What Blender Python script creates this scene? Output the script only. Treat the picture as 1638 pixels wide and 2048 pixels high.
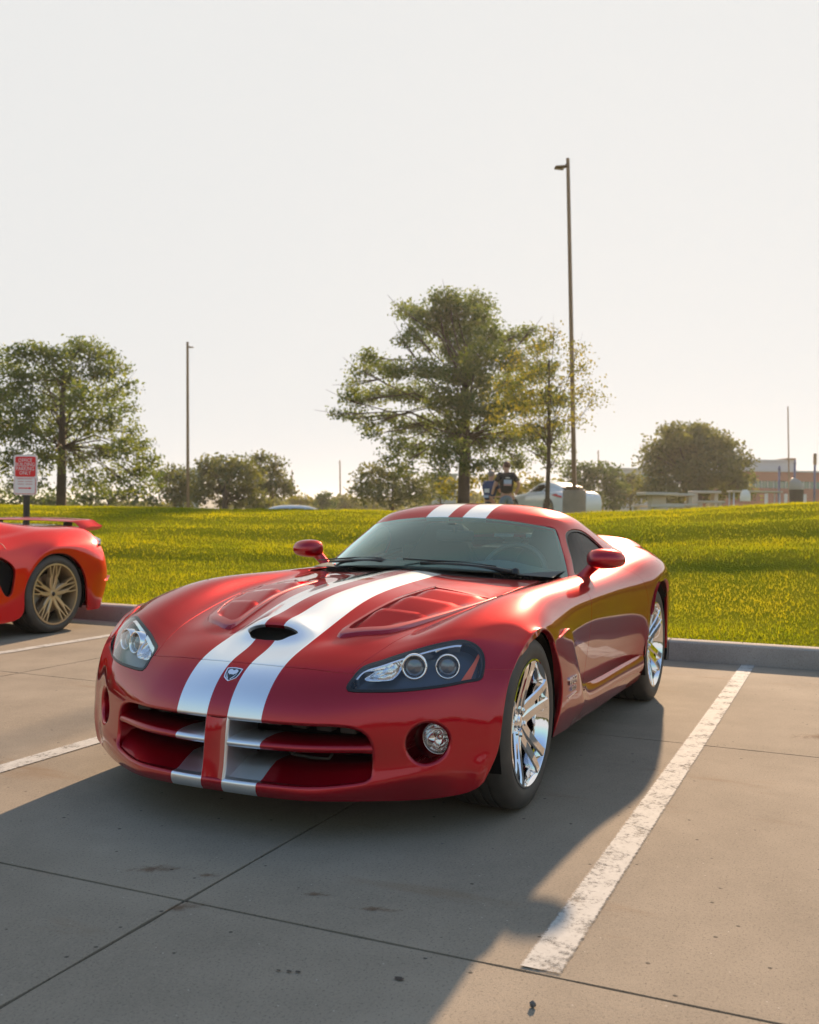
import bpy, bmesh, math, random
import numpy as np
from mathutils import Vector, Matrix, noise

for _o in list(bpy.data.objects):
    bpy.data.objects.remove(_o)
scene = bpy.context.scene
COL = scene.collection
rad = math.radians

# ---------------------------------------------------------------- camera
cam_data = bpy.data.cameras.new('camera')
cam_data.sensor_fit = 'VERTICAL'
cam_data.sensor_height = 36.0
cam_data.lens = 2010.29 / 2048.0 * 36.0
cam_data.clip_start = 0.05
cam_data.clip_end = 2000.0
cam_data.dof.use_dof = True
cam_data.dof.focus_distance = 3.75
cam_data.dof.aperture_fstop = 4.5
cam = bpy.data.objects.new('camera', cam_data)
COL.objects.link(cam)
_yaw, _pitch, _roll = rad(-155.901371), rad(-0.122607), rad(0.967082)
_d = Vector((math.cos(_yaw) * math.cos(_pitch), math.sin(_yaw) * math.cos(_pitch), math.sin(_pitch)))
_r = _d.cross(Vector((0, 0, 1))).normalized()
_u = _r.cross(_d)
_r2 = _r * math.cos(_roll) + _u * math.sin(_roll)
_u2 = -_r * math.sin(_roll) + _u * math.cos(_roll)
CAM = Vector((3.733228, 2.052090, 1.143911))
cam.matrix_world = Matrix(((_r2.x, _u2.x, -_d.x, CAM.x), (_r2.y, _u2.y, -_d.y, CAM.y),
                           (_r2.z, _u2.z, -_d.z, CAM.z), (0, 0, 0, 1)))
scene.camera = cam

def ground_at(px, dist):
    """place on the map (x, y) that lies 'dist' metres ahead of the viewpoint in photo column px."""
    a = (px - 819.0) / 2010.29
    return (CAM.x + dist * (_d.x + a * _r.x), CAM.y + dist * (_d.y + a * _r.y))

def height_at(px, py, dist):
    q = _d + _r2 * ((px - 819.0) / 2010.29) - _u2 * ((py - 1024.0) / 2010.29)
    return CAM.z + dist * q.z

# ---------------------------------------------------------------- sky, sun, exposure
SUN_EL = rad(20.8)
SUN_AZ = rad(180 + 8.6)            # direction (from +x, counter-clockwise) in which the sun stands
world = bpy.data.worlds.new('World')
scene.world = world
world.use_nodes = True
_nt = world.node_tree
_nt.nodes.clear()
_sky = _nt.nodes.new('ShaderNodeTexSky')
_sky.sky_type = 'NISHITA'
_sky.sun_disc = False
_sky.sun_elevation = SUN_EL
_sky.sun_rotation = rad(90) - SUN_AZ
_sky.air_density = 1.0
_sky.dust_density = 3.0
_sky.ozone_density = 1.0
_bg = _nt.nodes.new('ShaderNodeBackground')
_bg.inputs['Strength'].default_value = 0.15
_wo = _nt.nodes.new('ShaderNodeOutputWorld')
_mx = _nt.nodes.new('ShaderNodeMix')          # bright haze: the veil of sky never gets brighter than this
_mx.data_type = 'RGBA'
_mx.blend_type = 'DARKEN'
_mx.inputs['Factor'].default_value = 1.0
_mx.inputs['B'].default_value = (2.38, 2.38, 2.36, 1)
_nt.links.new(_sky.outputs[0], _mx.inputs['A'])
_nt.links.new(_mx.outputs['Result'], _bg.inputs[0])
_nt.links.new(_bg.outputs[0], _wo.inputs[0])

_sl = bpy.data.lights.new('sun', 'SUN')
_sl.energy = 4.9
_sl.angle = rad(1.0)
_sl.color = (1.0, 0.72, 0.47)
sun = bpy.data.objects.new('sun', _sl)
COL.objects.link(sun)
_sd = Vector((math.cos(SUN_AZ) * math.cos(SUN_EL), math.sin(SUN_AZ) * math.cos(SUN_EL), math.sin(SUN_EL)))
sun.rotation_euler = (-_sd).to_track_quat('-Z', 'Y').to_euler()
sun.location = _sd * 60

vs = scene.view_settings
vs.view_transform = 'Standard'
vs.look = 'None'
vs.gamma = 1.0
vs.use_curve_mapping = False
vs.exposure = 1.2
scene.render.engine = 'CYCLES'
scene.cycles.use_denoising = True
scene.cycles.max_bounces = 10
scene.cycles.transparent_max_bounces = 16
scene.cycles.caustics_reflective = False
scene.cycles.caustics_refractive = False
scene.cycles.sample_clamp_indirect = 6.0
scene.render.film_transparent = False

# ---------------------------------------------------------------- helpers
def link(o, parent=None):
    COL.objects.link(o)
    if parent is not None:
        o.parent = parent
    return o

def tag(o, label=None, cat=None, group=None, kind=None):
    if label: o['label'] = label
    if cat: o['category'] = cat
    if group: o['group'] = group
    if kind: o['kind'] = kind
    return o

def empty(name, loc=(0, 0, 0), rz=0.0):
    o = bpy.data.objects.new(name, None)
    o.empty_display_size = 0.2
    o.location = loc
    o.rotation_euler = (0, 0, rz)
    COL.objects.link(o)
    return o

def mesh_obj(name, verts, faces, mat, parent=None, normals=None, smooth=True, mats=None):
    me = bpy.data.meshes.new(name)
    me.from_pydata([tuple(map(float, v)) for v in verts], [], [tuple(int(i) for i in f) for f in faces])
    me.update()
    if smooth:
        me.polygons.foreach_set('use_smooth', [True] * len(me.polygons))
    if normals is not None and len(me.polygons):
        me.normals_split_custom_set_from_vertices([tuple(map(float, n)) for n in normals])
    me.materials.append(mat)
    if mats:
        for m in mats: me.materials.append(m)
    o = bpy.data.objects.new(name, me)
    return link(o, parent)

def bm_obj(name, bm, mat, parent=None, smooth=False, angle=None):
    me = bpy.data.meshes.new(name)
    bm.normal_update()
    bm.to_mesh(me)
    bm.free()
    if smooth or angle is not None:
        me.polygons.foreach_set('use_smooth', [True] * len(me.polygons))
    if angle is not None:
        me.set_sharp_from_angle(angle=rad(angle))
    me.materials.append(mat)
    return link(bpy.data.objects.new(name, me), parent)

def copy_tree(o, parent=None):
    c = o.copy()
    COL.objects.link(c)
    c.parent = parent
    for ch in list(o.children):
        copy_tree(ch, c)
    return c

def add_box(bm, c, s, rot=None, bevel=0.0):
    r = bmesh.ops.create_cube(bm, size=1.0)
    m = Matrix.Translation(c) @ (rot.to_4x4() if rot is not None else Matrix()) @ Matrix.Diagonal((s[0], s[1], s[2], 1))
    bmesh.ops.transform(bm, matrix=m, verts=r['verts'])
    if bevel > 0:
        es = list({e for v in r['verts'] for e in v.link_edges})
        bmesh.ops.bevel(bm, geom=es, offset=bevel, segments=2, affect='EDGES', profile=0.5)
    return r['verts']

def add_tube(bm, pts, radii, n=10, caps=True):
    """swept round tube through pts."""
    pts = [Vector(p) for p in pts]
    if not hasattr(radii, '__len__'): radii = [radii] * len(pts)
    rings = []
    prev = None
    for i, p in enumerate(pts):
        if i == 0: t = pts[1] - pts[0]
        elif i == len(pts) - 1: t = pts[-1] - pts[-2]
        else: t = (pts[i + 1] - pts[i]).normalized() + (pts[i] - pts[i - 1]).normalized()
        t.normalize()
        if prev is None:
            a = Vector((0, 0, 1)) if abs(t.z) < 0.9 else Vector((1, 0, 0))
            b = t.cross(a).normalized()
        else:
            b = (prev - t * prev.dot(t)).normalized()
        prev = b
        c = t.cross(b)
        rings.append([bm.verts.new(p + (b * math.cos(2 * math.pi * k / n) + c * math.sin(2 * math.pi * k / n)) * radii[i]) for k in range(n)])
    for r0, r1 in zip(rings[:-1], rings[1:]):
        for k in range(n):
            bm.faces.new((r0[k], r0[(k + 1) % n], r1[(k + 1) % n], r1[k]))
    if caps:
        bm.faces.new(rings[0][::-1])
        bm.faces.new(rings[-1])
    return rings

def add_lathe(bm, prof, n, origin=(0, 0, 0), axis='y', closed=False):
    """revolve prof = [(radius, height along axis)]."""
    o = Vector(origin)
    rings = []
    for (r, h) in prof:
        ring = []
        for k in range(n):
            a = 2 * math.pi * k / n
            if axis == 'y': v = Vector((r * math.cos(a), h, r * math.sin(a)))
            elif axis == 'z': v = Vector((r * math.cos(a), r * math.sin(a), h))
            else: v = Vector((h, r * math.cos(a), r * math.sin(a)))
            ring.append(bm.verts.new(o + v))
        rings.append(ring)
    prs = list(zip(rings[:-1], rings[1:]))
    if closed: prs.append((rings[-1], rings[0]))
    for r0, r1 in prs:
        for k in range(n):
            bm.faces.new((r0[k], r0[(k + 1) % n], r1[(k + 1) % n], r1[k]))
    bmesh.ops.recalc_face_normals(bm, faces=bm.faces[:])
    return rings

# --- spline surfaces
def nat_spline(t, P, ts):
    """natural cubic spline through P (n,k) at t, sampled at ts."""
    t = np.asarray(t, float); P = np.asarray(P, float); n = len(t)
    h = np.diff(t)
    A = np.zeros((n, n)); B = np.zeros((n,) + P.shape[1:])
    A[0, 0] = A[-1, -1] = 1
    for i in range(1, n - 1):
        A[i, i - 1] = h[i - 1]; A[i, i] = 2 * (h[i - 1] + h[i]); A[i, i + 1] = h[i]
        B[i] = 6 * ((P[i + 1] - P[i]) / h[i] - (P[i] - P[i - 1]) / h[i - 1])
    Mm = np.linalg.solve(A, B.reshape(n, -1)).reshape(B.shape)
    k = np.clip(np.searchsorted(t, ts, side='right') - 1, 0, n - 2)
    hk = h[k]; a = (t[k + 1] - ts) / hk; b = (ts - t[k]) / hk
    sh = (slice(None),) + (None,) * (P.ndim - 1)
    a, b, hk = a[sh], b[sh], hk[sh]
    return a * P[k] + b * P[k + 1] + ((a ** 3 - a) * Mm[k] + (b ** 3 - b) * Mm[k + 1]) * hk ** 2 / 6

def surf_grid(G, nu, nv):
    """G (R,C,3) control points interpolated; returns dense (RU,CV,3) and row/col params in control index units."""
    G = np.asarray(G, float); R, C = G.shape[:2]
    du = np.sqrt(np.linalg.norm(np.diff(G, axis=0), axis=2)).mean(axis=1) + 1e-6
    dv = np.sqrt(np.linalg.norm(np.diff(G, axis=1), axis=2)).mean(axis=0) + 1e-6
    tu = np.concatenate([[0], np.cumsum(du)]); tv = np.concatenate([[0], np.cumsum(dv)])
    nu = [nu] * (R - 1) if isinstance(nu, int) else nu
    nv = [nv] * (C - 1) if isinstance(nv, int) else nv
    iu = np.concatenate([np.arange(n) / n + i for i, n in enumerate(nu)] + [[R - 1]])
    iv = np.concatenate([np.arange(n) / n + i for i, n in enumerate(nv)] + [[C - 1]])
    su = np.interp(iu, np.arange(R), tu); sv = np.interp(iv, np.arange(C), tv)
    D = nat_spline(tu, G, su)                       # (RU,C,3)
    D = nat_spline(tv, D.transpose(1, 0, 2), sv).transpose(1, 0, 2)
    return D, iu, iv

def smooth_grid(D, n, fixed=None):
    for _ in range(n):
        E = D.copy()
        E[1:-1] = D[1:-1] * .5 + (D[2:] + D[:-2]) * .25
        F = E.copy()
        F[:, 1:-1] = E[:, 1:-1] * .5 + (E[:, 2:] + E[:, :-2]) * .25
        D = F
    return D

class Surf:
    """polygon soup with per-vertex position, normal and two parameters (u,v)."""
    def __init__(s, P, N, U, F):
        s.P, s.N, s.U, s.F = np.asarray(P, float), np.asarray(N, float), np.asarray(U, float), F
    @staticmethod
    def grid(D, iu, iv, flip=False):
        R, C = D.shape[:2]
        gu = np.gradient(D, axis=0); gv = np.gradient(D, axis=1)
        N = np.cross(gu, gv)
        N /= (np.linalg.norm(N, axis=2, keepdims=True) + 1e-12)
        if flip: N = -N
        F = []
        for i in range(R - 1):
            for j in range(C - 1):
                a, b, c, d = i * C + j, i * C + j + 1, (i + 1) * C + j + 1, (i + 1) * C + j
                F.append((a, b, c, d) if flip else (a, d, c, b))
        UU = np.stack(np.meshgrid(iu, iv, indexing='ij'), 2)
        return Surf(D.reshape(-1, 3), N.reshape(-1, 3), UU.reshape(-1, 2), F)
    def keep(s, sc):
        """part of the surface where scalar sc < 0, cut along sc = 0."""
        sc = np.asarray(sc, float).copy()
        sc[np.abs(sc) < 1e-7] = -1e-7
        P, N, U = list(s.P), list(s.N), list(s.U)
        cut = {}
        def cutv(a, b):
            k = (a, b) if a < b else (b, a)
            if k not in cut:
                t = sc[k[0]] / (sc[k[0]] - sc[k[1]])
                P.append(s.P[k[0]] * (1 - t) + s.P[k[1]] * t)
                n = s.N[k[0]] * (1 - t) + s.N[k[1]] * t
                N.append(n / (np.linalg.norm(n) + 1e-12))
                U.append(s.U[k[0]] * (1 - t) + s.U[k[1]] * t)
                cut[k] = len(P) - 1
            return cut[k]
        F = []
        for f in s.F:
            ins = [sc[i] < 0 for i in f]
            if all(ins): F.append(f); continue
            if not any(ins): continue
            g = []
            for q in range(len(f)):
                a, b = f[q], f[(q + 1) % len(f)]
                if sc[a] < 0: g.append(a)
                if (sc[a] < 0) != (sc[b] < 0): g.append(cutv(a, b))
            if len(g) >= 3: F.append(tuple(g))
        return Surf(P, N, U, F).clean()
    def clean(s):
        used = sorted({i for f in s.F for i in f})
        m = {o: n for n, o in enumerate(used)}
        return Surf(s.P[used], s.N[used], s.U[used], [tuple(m[i] for i in f) for f in s.F])
    def boundary(s):
        cnt = {}
        for f in s.F:
            for q in range(len(f)):
                a, b = f[q], f[(q + 1) % len(f)]
                cnt.setdefault((min(a, b), max(a, b)), []).append((a, b))
        return [v[0] for v in cnt.values() if len(v) == 1]
    def offset(s, d):
        return Surf(s.P + s.N * d, s.N, s.U, s.F)
    def build(s, name, mat, parent, flange=0.0, radius=0.002, cond=None, seg=2, direction=None):
        """mesh object; open borders get a rounded turned-in edge (radius) and a wall (flange deep)."""
        P, N, F = list(s.P), list(s.N), list(s.F)
        if flange > 0:
            B = s.boundary()
            if cond is not None:
                B = [e for e in B if cond(s.P[e[0]]) and cond(s.P[e[1]])]
            out = {}
            for a, b in B:
                t = np.cross(s.P[b] - s.P[a], s.N[a] + s.N[b])
                L = np.linalg.norm(t)
                if L < 1e-12: continue
                t /= L
                for q in (a, b): out.setdefault(q, []).append(t)
            rings = {}
            for q, ts in out.items():
                t = np.mean(ts, axis=0); t -= s.N[q] * np.dot(t, s.N[q])
                t /= (np.linalg.norm(t) + 1e-12)
                n = s.N[q]; ids = [q]
                for k in range(1, seg + 1):
                    an = k / seg * math.pi / 2
                    P.append(s.P[q] + t * radius * math.sin(an) - n * radius * (1 - math.cos(an)))
                    N.append(n * math.cos(an) + t * math.sin(an))
                    ids.append(len(P) - 1)
                dv = -n if direction is None else np.asarray(direction, float)
                P.append(P[ids[-1]] + dv * flange); N.append(t); ids.append(len(P) - 1)
                rings[q] = ids
            for a, b in B:
                if a in rings and b in rings:
                    for k in range(len(rings[a]) - 1):
                        F.append((rings[b][k], rings[a][k], rings[a][k + 1], rings[b][k + 1]))
        return mesh_obj(name, P, F, mat, parent, normals=N)

def sd_poly(pts, Q):
    """signed distance (negative inside) of points Q (n,2) to closed polygon."""
    pts = np.asarray(pts, float); Q = np.asarray(Q, float)
    d = np.full(len(Q), 1e9); ins = np.zeros(len(Q), bool)
    for a, b in zip(pts, np.roll(pts, -1, axis=0)):
        e = b - a; w = Q - a
        t = np.clip((w @ e) / (e @ e + 1e-15), 0, 1)
        d = np.minimum(d, np.linalg.norm(w - t[:, None] * e, axis=1))
        c = ((a[1] <= Q[:, 1]) & (b[1] > Q[:, 1])) | ((b[1] <= Q[:, 1]) & (a[1] > Q[:, 1]))
        xx = a[0] + (Q[:, 1] - a[1]) / (b[1] - a[1] + 1e-15) * (b[0] - a[0])
        ins ^= c & (Q[:, 0] < xx)
    return np.where(ins, -d, d)

def smooth_poly(pts, n=6, closed=True):
    """round a polygon: Catmull-Rom through pts."""
    pts = [np.asarray(p, float) for p in pts]; m = len(pts); out = []
    rng = range(m) if closed else range(m - 1)
    for i in rng:
        if closed:
            p0, p1, p2, p3 = pts[i - 1], pts[i], pts[(i + 1) % m], pts[(i + 2) % m]
        else:
            p0, p1, p2, p3 = pts[max(i - 1, 0)], pts[i], pts[i + 1], pts[min(i + 2, m - 1)]
        for k in range(n):
            t = k / n
            out.append(.5 * ((2 * p1) + (-p0 + p2) * t + (2 * p0 - 5 * p1 + 4 * p2 - p3) * t * t + (-p0 + 3 * p1 - 3 * p2 + p3) * t ** 3))
    if not closed: out.append(pts[-1])
    return np.array(out)

def sstep(a, b, x):
    t = np.clip((np.asarray(x, float) - a) / (b - a), 0, 1)
    return t * t * (3 - 2 * t)
def text_mesh(name, body, size, mat, parent=None, extrude=.001, align='CENTER', shear=0.0, sx=1.0):
    cu = bpy.data.curves.new(name, 'FONT')
    cu.body = body; cu.size = size; cu.extrude = extrude; cu.align_x = align; cu.align_y = 'CENTER'; cu.shear = shear
    cu.resolution_u = 2
    tmp = bpy.data.objects.new(name + '_tmp', cu); COL.objects.link(tmp)
    me = bpy.data.meshes.new_from_object(tmp.evaluated_get(bpy.context.evaluated_depsgraph_get()))
    bpy.data.objects.remove(tmp); bpy.data.curves.remove(cu)
    me.materials.clear(); me.materials.append(mat)
    if sx != 1.0: me.transform(Matrix.Diagonal((sx, 1, 1, 1)))
    o = bpy.data.objects.new(name, me)
    return link(o, parent)
def ellipsoid(bm, c, r, rot=None, n=20, m=14, fn=None):
    rows = []
    for i in range(m + 1):
        th = math.pi * i / m
        row = []
        for k in range(n):
            ph = 2 * math.pi * k / n
            v = Vector((math.sin(th) * math.cos(ph), math.sin(th) * math.sin(ph), math.cos(th)))
            if fn: v = fn(v)
            v = Vector((v.x * r[0], v.y * r[1], v.z * r[2]))
            if rot: v = rot @ v
            row.append(bm.verts.new(Vector(c) + v))
        rows.append(row)
    for a, b in zip(rows[:-1], rows[1:]):
        for k in range(n):
            bm.faces.new((a[k], b[k], b[(k + 1) % n], a[(k + 1) % n]))
    bmesh.ops.remove_doubles(bm, verts=bm.verts, dist=1e-5)
    bmesh.ops.recalc_face_normals(bm, faces=bm.faces[:])
# ---------------------------------------------------------------- materials
def new_mat(name):
    m = bpy.data.materials.new(name)
    m.use_nodes = True
    return m, m.node_tree, m.node_tree.nodes['Principled BSDF']

def simple(name, col, rough=0.5, metal=0.0, spec=0.5, coat=0.0, coat_rough=0.03, noise_amt=0.0, noise_scale=20.0, bump=0.0, emit=None):
    m, nt, b = new_mat(name)
    b.inputs['Base Color'].default_value = (*col, 1)
    b.inputs['Roughness'].default_value = rough
    b.inputs['Metallic'].default_value = metal
    b.inputs['Specular IOR Level'].default_value = spec
    b.inputs['Coat Weight'].default_value = coat
    b.inputs['Coat Roughness'].default_value = coat_rough
    if noise_amt > 0 or bump > 0:
        tc = nt.nodes.new('ShaderNodeTexCoord')
        nz = nt.nodes.new('ShaderNodeTexNoise')
        nz.inputs['Scale'].default_value = noise_scale
        nz.inputs['Detail'].default_value = 6
        nt.links.new(tc.outputs['Object'], nz.inputs['Vector'])
        if noise_amt > 0:
            mx = nt.nodes.new('ShaderNodeMix'); mx.data_type = 'RGBA'
            mx.inputs['A'].default_value = (*[c * (1 - noise_amt) for c in col], 1)
            mx.inputs['B'].default_value = (*[min(1, c * (1 + noise_amt)) for c in col], 1)
            nt.links.new(nz.outputs['Fac'], mx.inputs['Factor'])
            nt.links.new(mx.outputs['Result'], b.inputs['Base Color'])
        if bump > 0:
            bp = nt.nodes.new('ShaderNodeBump')
            bp.inputs['Strength'].default_value = bump
            bp.inputs['Distance'].default_value = 0.01
            nt.links.new(nz.outputs['Fac'], bp.inputs['Height'])
            nt.links.new(bp.outputs['Normal'], b.inputs['Normal'])
    return m

def math_node(nt, op, a, b=None, clamp=False):
    n = nt.nodes.new('ShaderNodeMath'); n.operation = op; n.use_clamp = clamp
    for i, v in enumerate((a, b)):
        if v is None: continue
        if isinstance(v, (int, float)): n.inputs[i].default_value = v
        else: nt.links.new(v, n.inputs[i])
    return n.outputs[0]

def mix_rgb(nt, fac, a, b, blend='MIX'):
    n = nt.nodes.new('ShaderNodeMix'); n.data_type = 'RGBA'; n.blend_type = blend
    for k, v in (('Factor', fac), ('A', a), ('B', b)):
        if isinstance(v, (int, float)): n.inputs[k].default_value = v
        elif isinstance(v, tuple): n.inputs[k].default_value = (*v, 1) if len(v) == 3 else v
        else: nt.links.new(v, n.inputs[k])
    return n.outputs['Result']

def gloss_factor(nt, ior=1.5):
    """reflectance of a clear coat with the look of a polarising lens filter built in:
    flat-lying faces reflect the p component, upright faces the s component."""
    geo = nt.nodes.new('ShaderNodeNewGeometry')
    dot = nt.nodes.new('ShaderNodeVectorMath'); dot.operation = 'DOT_PRODUCT'
    nt.links.new(geo.outputs['Incoming'], dot.inputs[0]); nt.links.new(geo.outputs['Normal'], dot.inputs[1])
    c = math_node(nt, 'ABSOLUTE', dot.outputs['Value'])
    s2 = math_node(nt, 'SUBTRACT', 1.0, math_node(nt, 'MULTIPLY', c, c))
    ct = math_node(nt, 'SQRT', math_node(nt, 'SUBTRACT', 1.0, math_node(nt, 'DIVIDE', s2, ior * ior)))
    def ratio(p, q):
        d = math_node(nt, 'DIVIDE', math_node(nt, 'SUBTRACT', p, q), math_node(nt, 'ADD', p, q))
        return math_node(nt, 'MULTIPLY', d, d)
    rp = ratio(math_node(nt, 'MULTIPLY', c, ior), ct)
    gz = nt.nodes.new('ShaderNodeMapRange'); gz.interpolation_type = 'SMOOTHSTEP'
    for k_, v_ in (('From Min', .42), ('From Max', .14), ('To Min', 1.0), ('To Max', 1.5)): gz.inputs[k_].default_value = v_  # grazing reflections boosted to stand in for glare the capped sky lacks
    nt.links.new(c, gz.inputs['Value']); rp = math_node(nt, 'MULTIPLY', rp, gz.outputs['Result'])
    rs = ratio(c, math_node(nt, 'MULTIPLY', ct, ior))
    sp = nt.nodes.new('ShaderNodeSeparateXYZ'); nt.links.new(geo.outputs['Normal'], sp.inputs[0])
    nz2 = math_node(nt, 'MULTIPLY', sp.outputs['Z'], sp.outputs['Z'])
    return math_node(nt, 'ADD', math_node(nt, 'MULTIPLY', rp, nz2), math_node(nt, 'MULTIPLY', rs, math_node(nt, 'SUBTRACT', 1.0, nz2)), True)

def car_paint(name, col, stripe=False, stripe_col=(0.62, 0.66, 0.70), metal=0.55, rough=0.38):
    """flake base under a mirror-smooth clear coat."""
    m, nt, b = new_mat(name)
    b.inputs['Roughness'].default_value = rough
    b.inputs['Metallic'].default_value = metal
    b.inputs['Specular IOR Level'].default_value = 0.05
    gl = nt.nodes.new('ShaderNodeBsdfGlossy'); gl.inputs['Roughness'].default_value = 0.02
    gh = nt.nodes.new('ShaderNodeBsdfGlossy'); gh.inputs['Roughness'].default_value = 0.34     # wide lobe added to spread the sun's white glare over the paint
    fr = nt.nodes.new('ShaderNodeFresnel'); fr.inputs[0].default_value = 1.45
    m0 = nt.nodes.new('ShaderNodeMixShader')
    nt.links.new(math_node(nt, 'MULTIPLY', fr.outputs[0], 0.13), m0.inputs[0]); nt.links.new(b.outputs[0], m0.inputs[1]); nt.links.new(gh.outputs[0], m0.inputs[2])
    mx = nt.nodes.new('ShaderNodeMixShader'); out = nt.nodes['Material Output']
    nt.links.new(gloss_factor(nt, 1.54), mx.inputs[0]); nt.links.new(m0.outputs[0], mx.inputs[1]); nt.links.new(gl.outputs[0], mx.inputs[2])
    nt.links.new(mx.outputs[0], out.inputs[0])
    b.inputs['Specular Tint'].default_value = (*[min(1, c * 1.6 + .02) for c in col], 1)
    if not stripe:
        b.inputs['Base Color'].default_value = (*col, 1)
        return m
    tc = nt.nodes.new('ShaderNodeTexCoord')
    sp = nt.nodes.new('ShaderNodeSeparateXYZ')
    nt.links.new(tc.outputs['Object'], sp.inputs[0])
    ay = math_node(nt, 'ABSOLUTE', sp.outputs['Y'])
    inner = math_node(nt, 'GREATER_THAN', ay, 0.043)
    outer = math_node(nt, 'LESS_THAN', ay, 0.1775)
    st = math_node(nt, 'MULTIPLY', inner, outer)
    c = mix_rgb(nt, st, col, stripe_col)
    nt.links.new(c, b.inputs['Base Color'])
    nt.links.new(mix_rgb(nt, st, tuple(min(1, x * 1.6 + .02) for x in col), (1, 1, 1)), b.inputs['Specular Tint'])
    me = math_node(nt, 'MULTIPLY', st, 0.15)
    me = math_node(nt, 'ADD', me, metal)
    nt.links.new(me, b.inputs['Metallic'])
    return m

RED = car_paint('red_pearl_paint', (0.40, 0.0015, 0.014), stripe=True, stripe_col=(0.80, 0.84, 0.88), metal=0.82, rough=0.36)
BLACK = simple('black_plastic', (0.012, 0.012, 0.013), 0.5)
MATTE_BLACK = simple('matte_black', (0.006, 0.006, 0.006), 0.8, spec=0.2)
RUBBER_TRIM = simple('black_rubber_trim', (0.01, 0.01, 0.01), 0.35)
CHROME = simple('chrome', (0.86, 0.86, 0.87), 0.045, 1.0)
SILVER = simple('satin_silver', (0.6, 0.6, 0.61), 0.25, 1.0)

def glass_mat(name, tint, ior=1.5, refl_rough=0.0, gain=1.0, veil=0.0, sheen=(1, 1, 1)):
    """thin pane: tinted see-through with a mirror reflection."""
    m = bpy.data.materials.new(name); m.use_nodes = True
    nt = m.node_tree; nt.nodes.clear()
    out = nt.nodes.new('ShaderNodeOutputMaterial')
    tr = nt.nodes.new('ShaderNodeBsdfTransparent'); tr.inputs[0].default_value = (*tint, 1)
    gl = nt.nodes.new('ShaderNodeBsdfGlossy'); gl.inputs['Roughness'].default_value = refl_rough; gl.inputs['Color'].default_value = (*sheen, 1)
    mx = nt.nodes.new('ShaderNodeMixShader')
    f = math_node(nt, 'ADD', math_node(nt, 'MULTIPLY', gloss_factor(nt, ior), gain), veil, True)
    nt.links.new(f, mx.inputs[0]); nt.links.new(tr.outputs[0], mx.inputs[1]); nt.links.new(gl.outputs[0], mx.inputs[2])
    nt.links.new(mx.outputs[0], out.inputs[0])
    return m

WINDSHIELD = glass_mat('tinted_windshield_glass', (0.56, 0.75, 0.72), 1.55, 0.0, 1.8, 0.05, (.72, .95, .95))
SIDE_GLASS = glass_mat('tinted_side_glass', (0.10, 0.11, 0.11), 1.5, 0.0, 0.35)
CLEAR = glass_mat('clear_lens', (0.93, 0.95, 0.97), 1.5)
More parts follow.
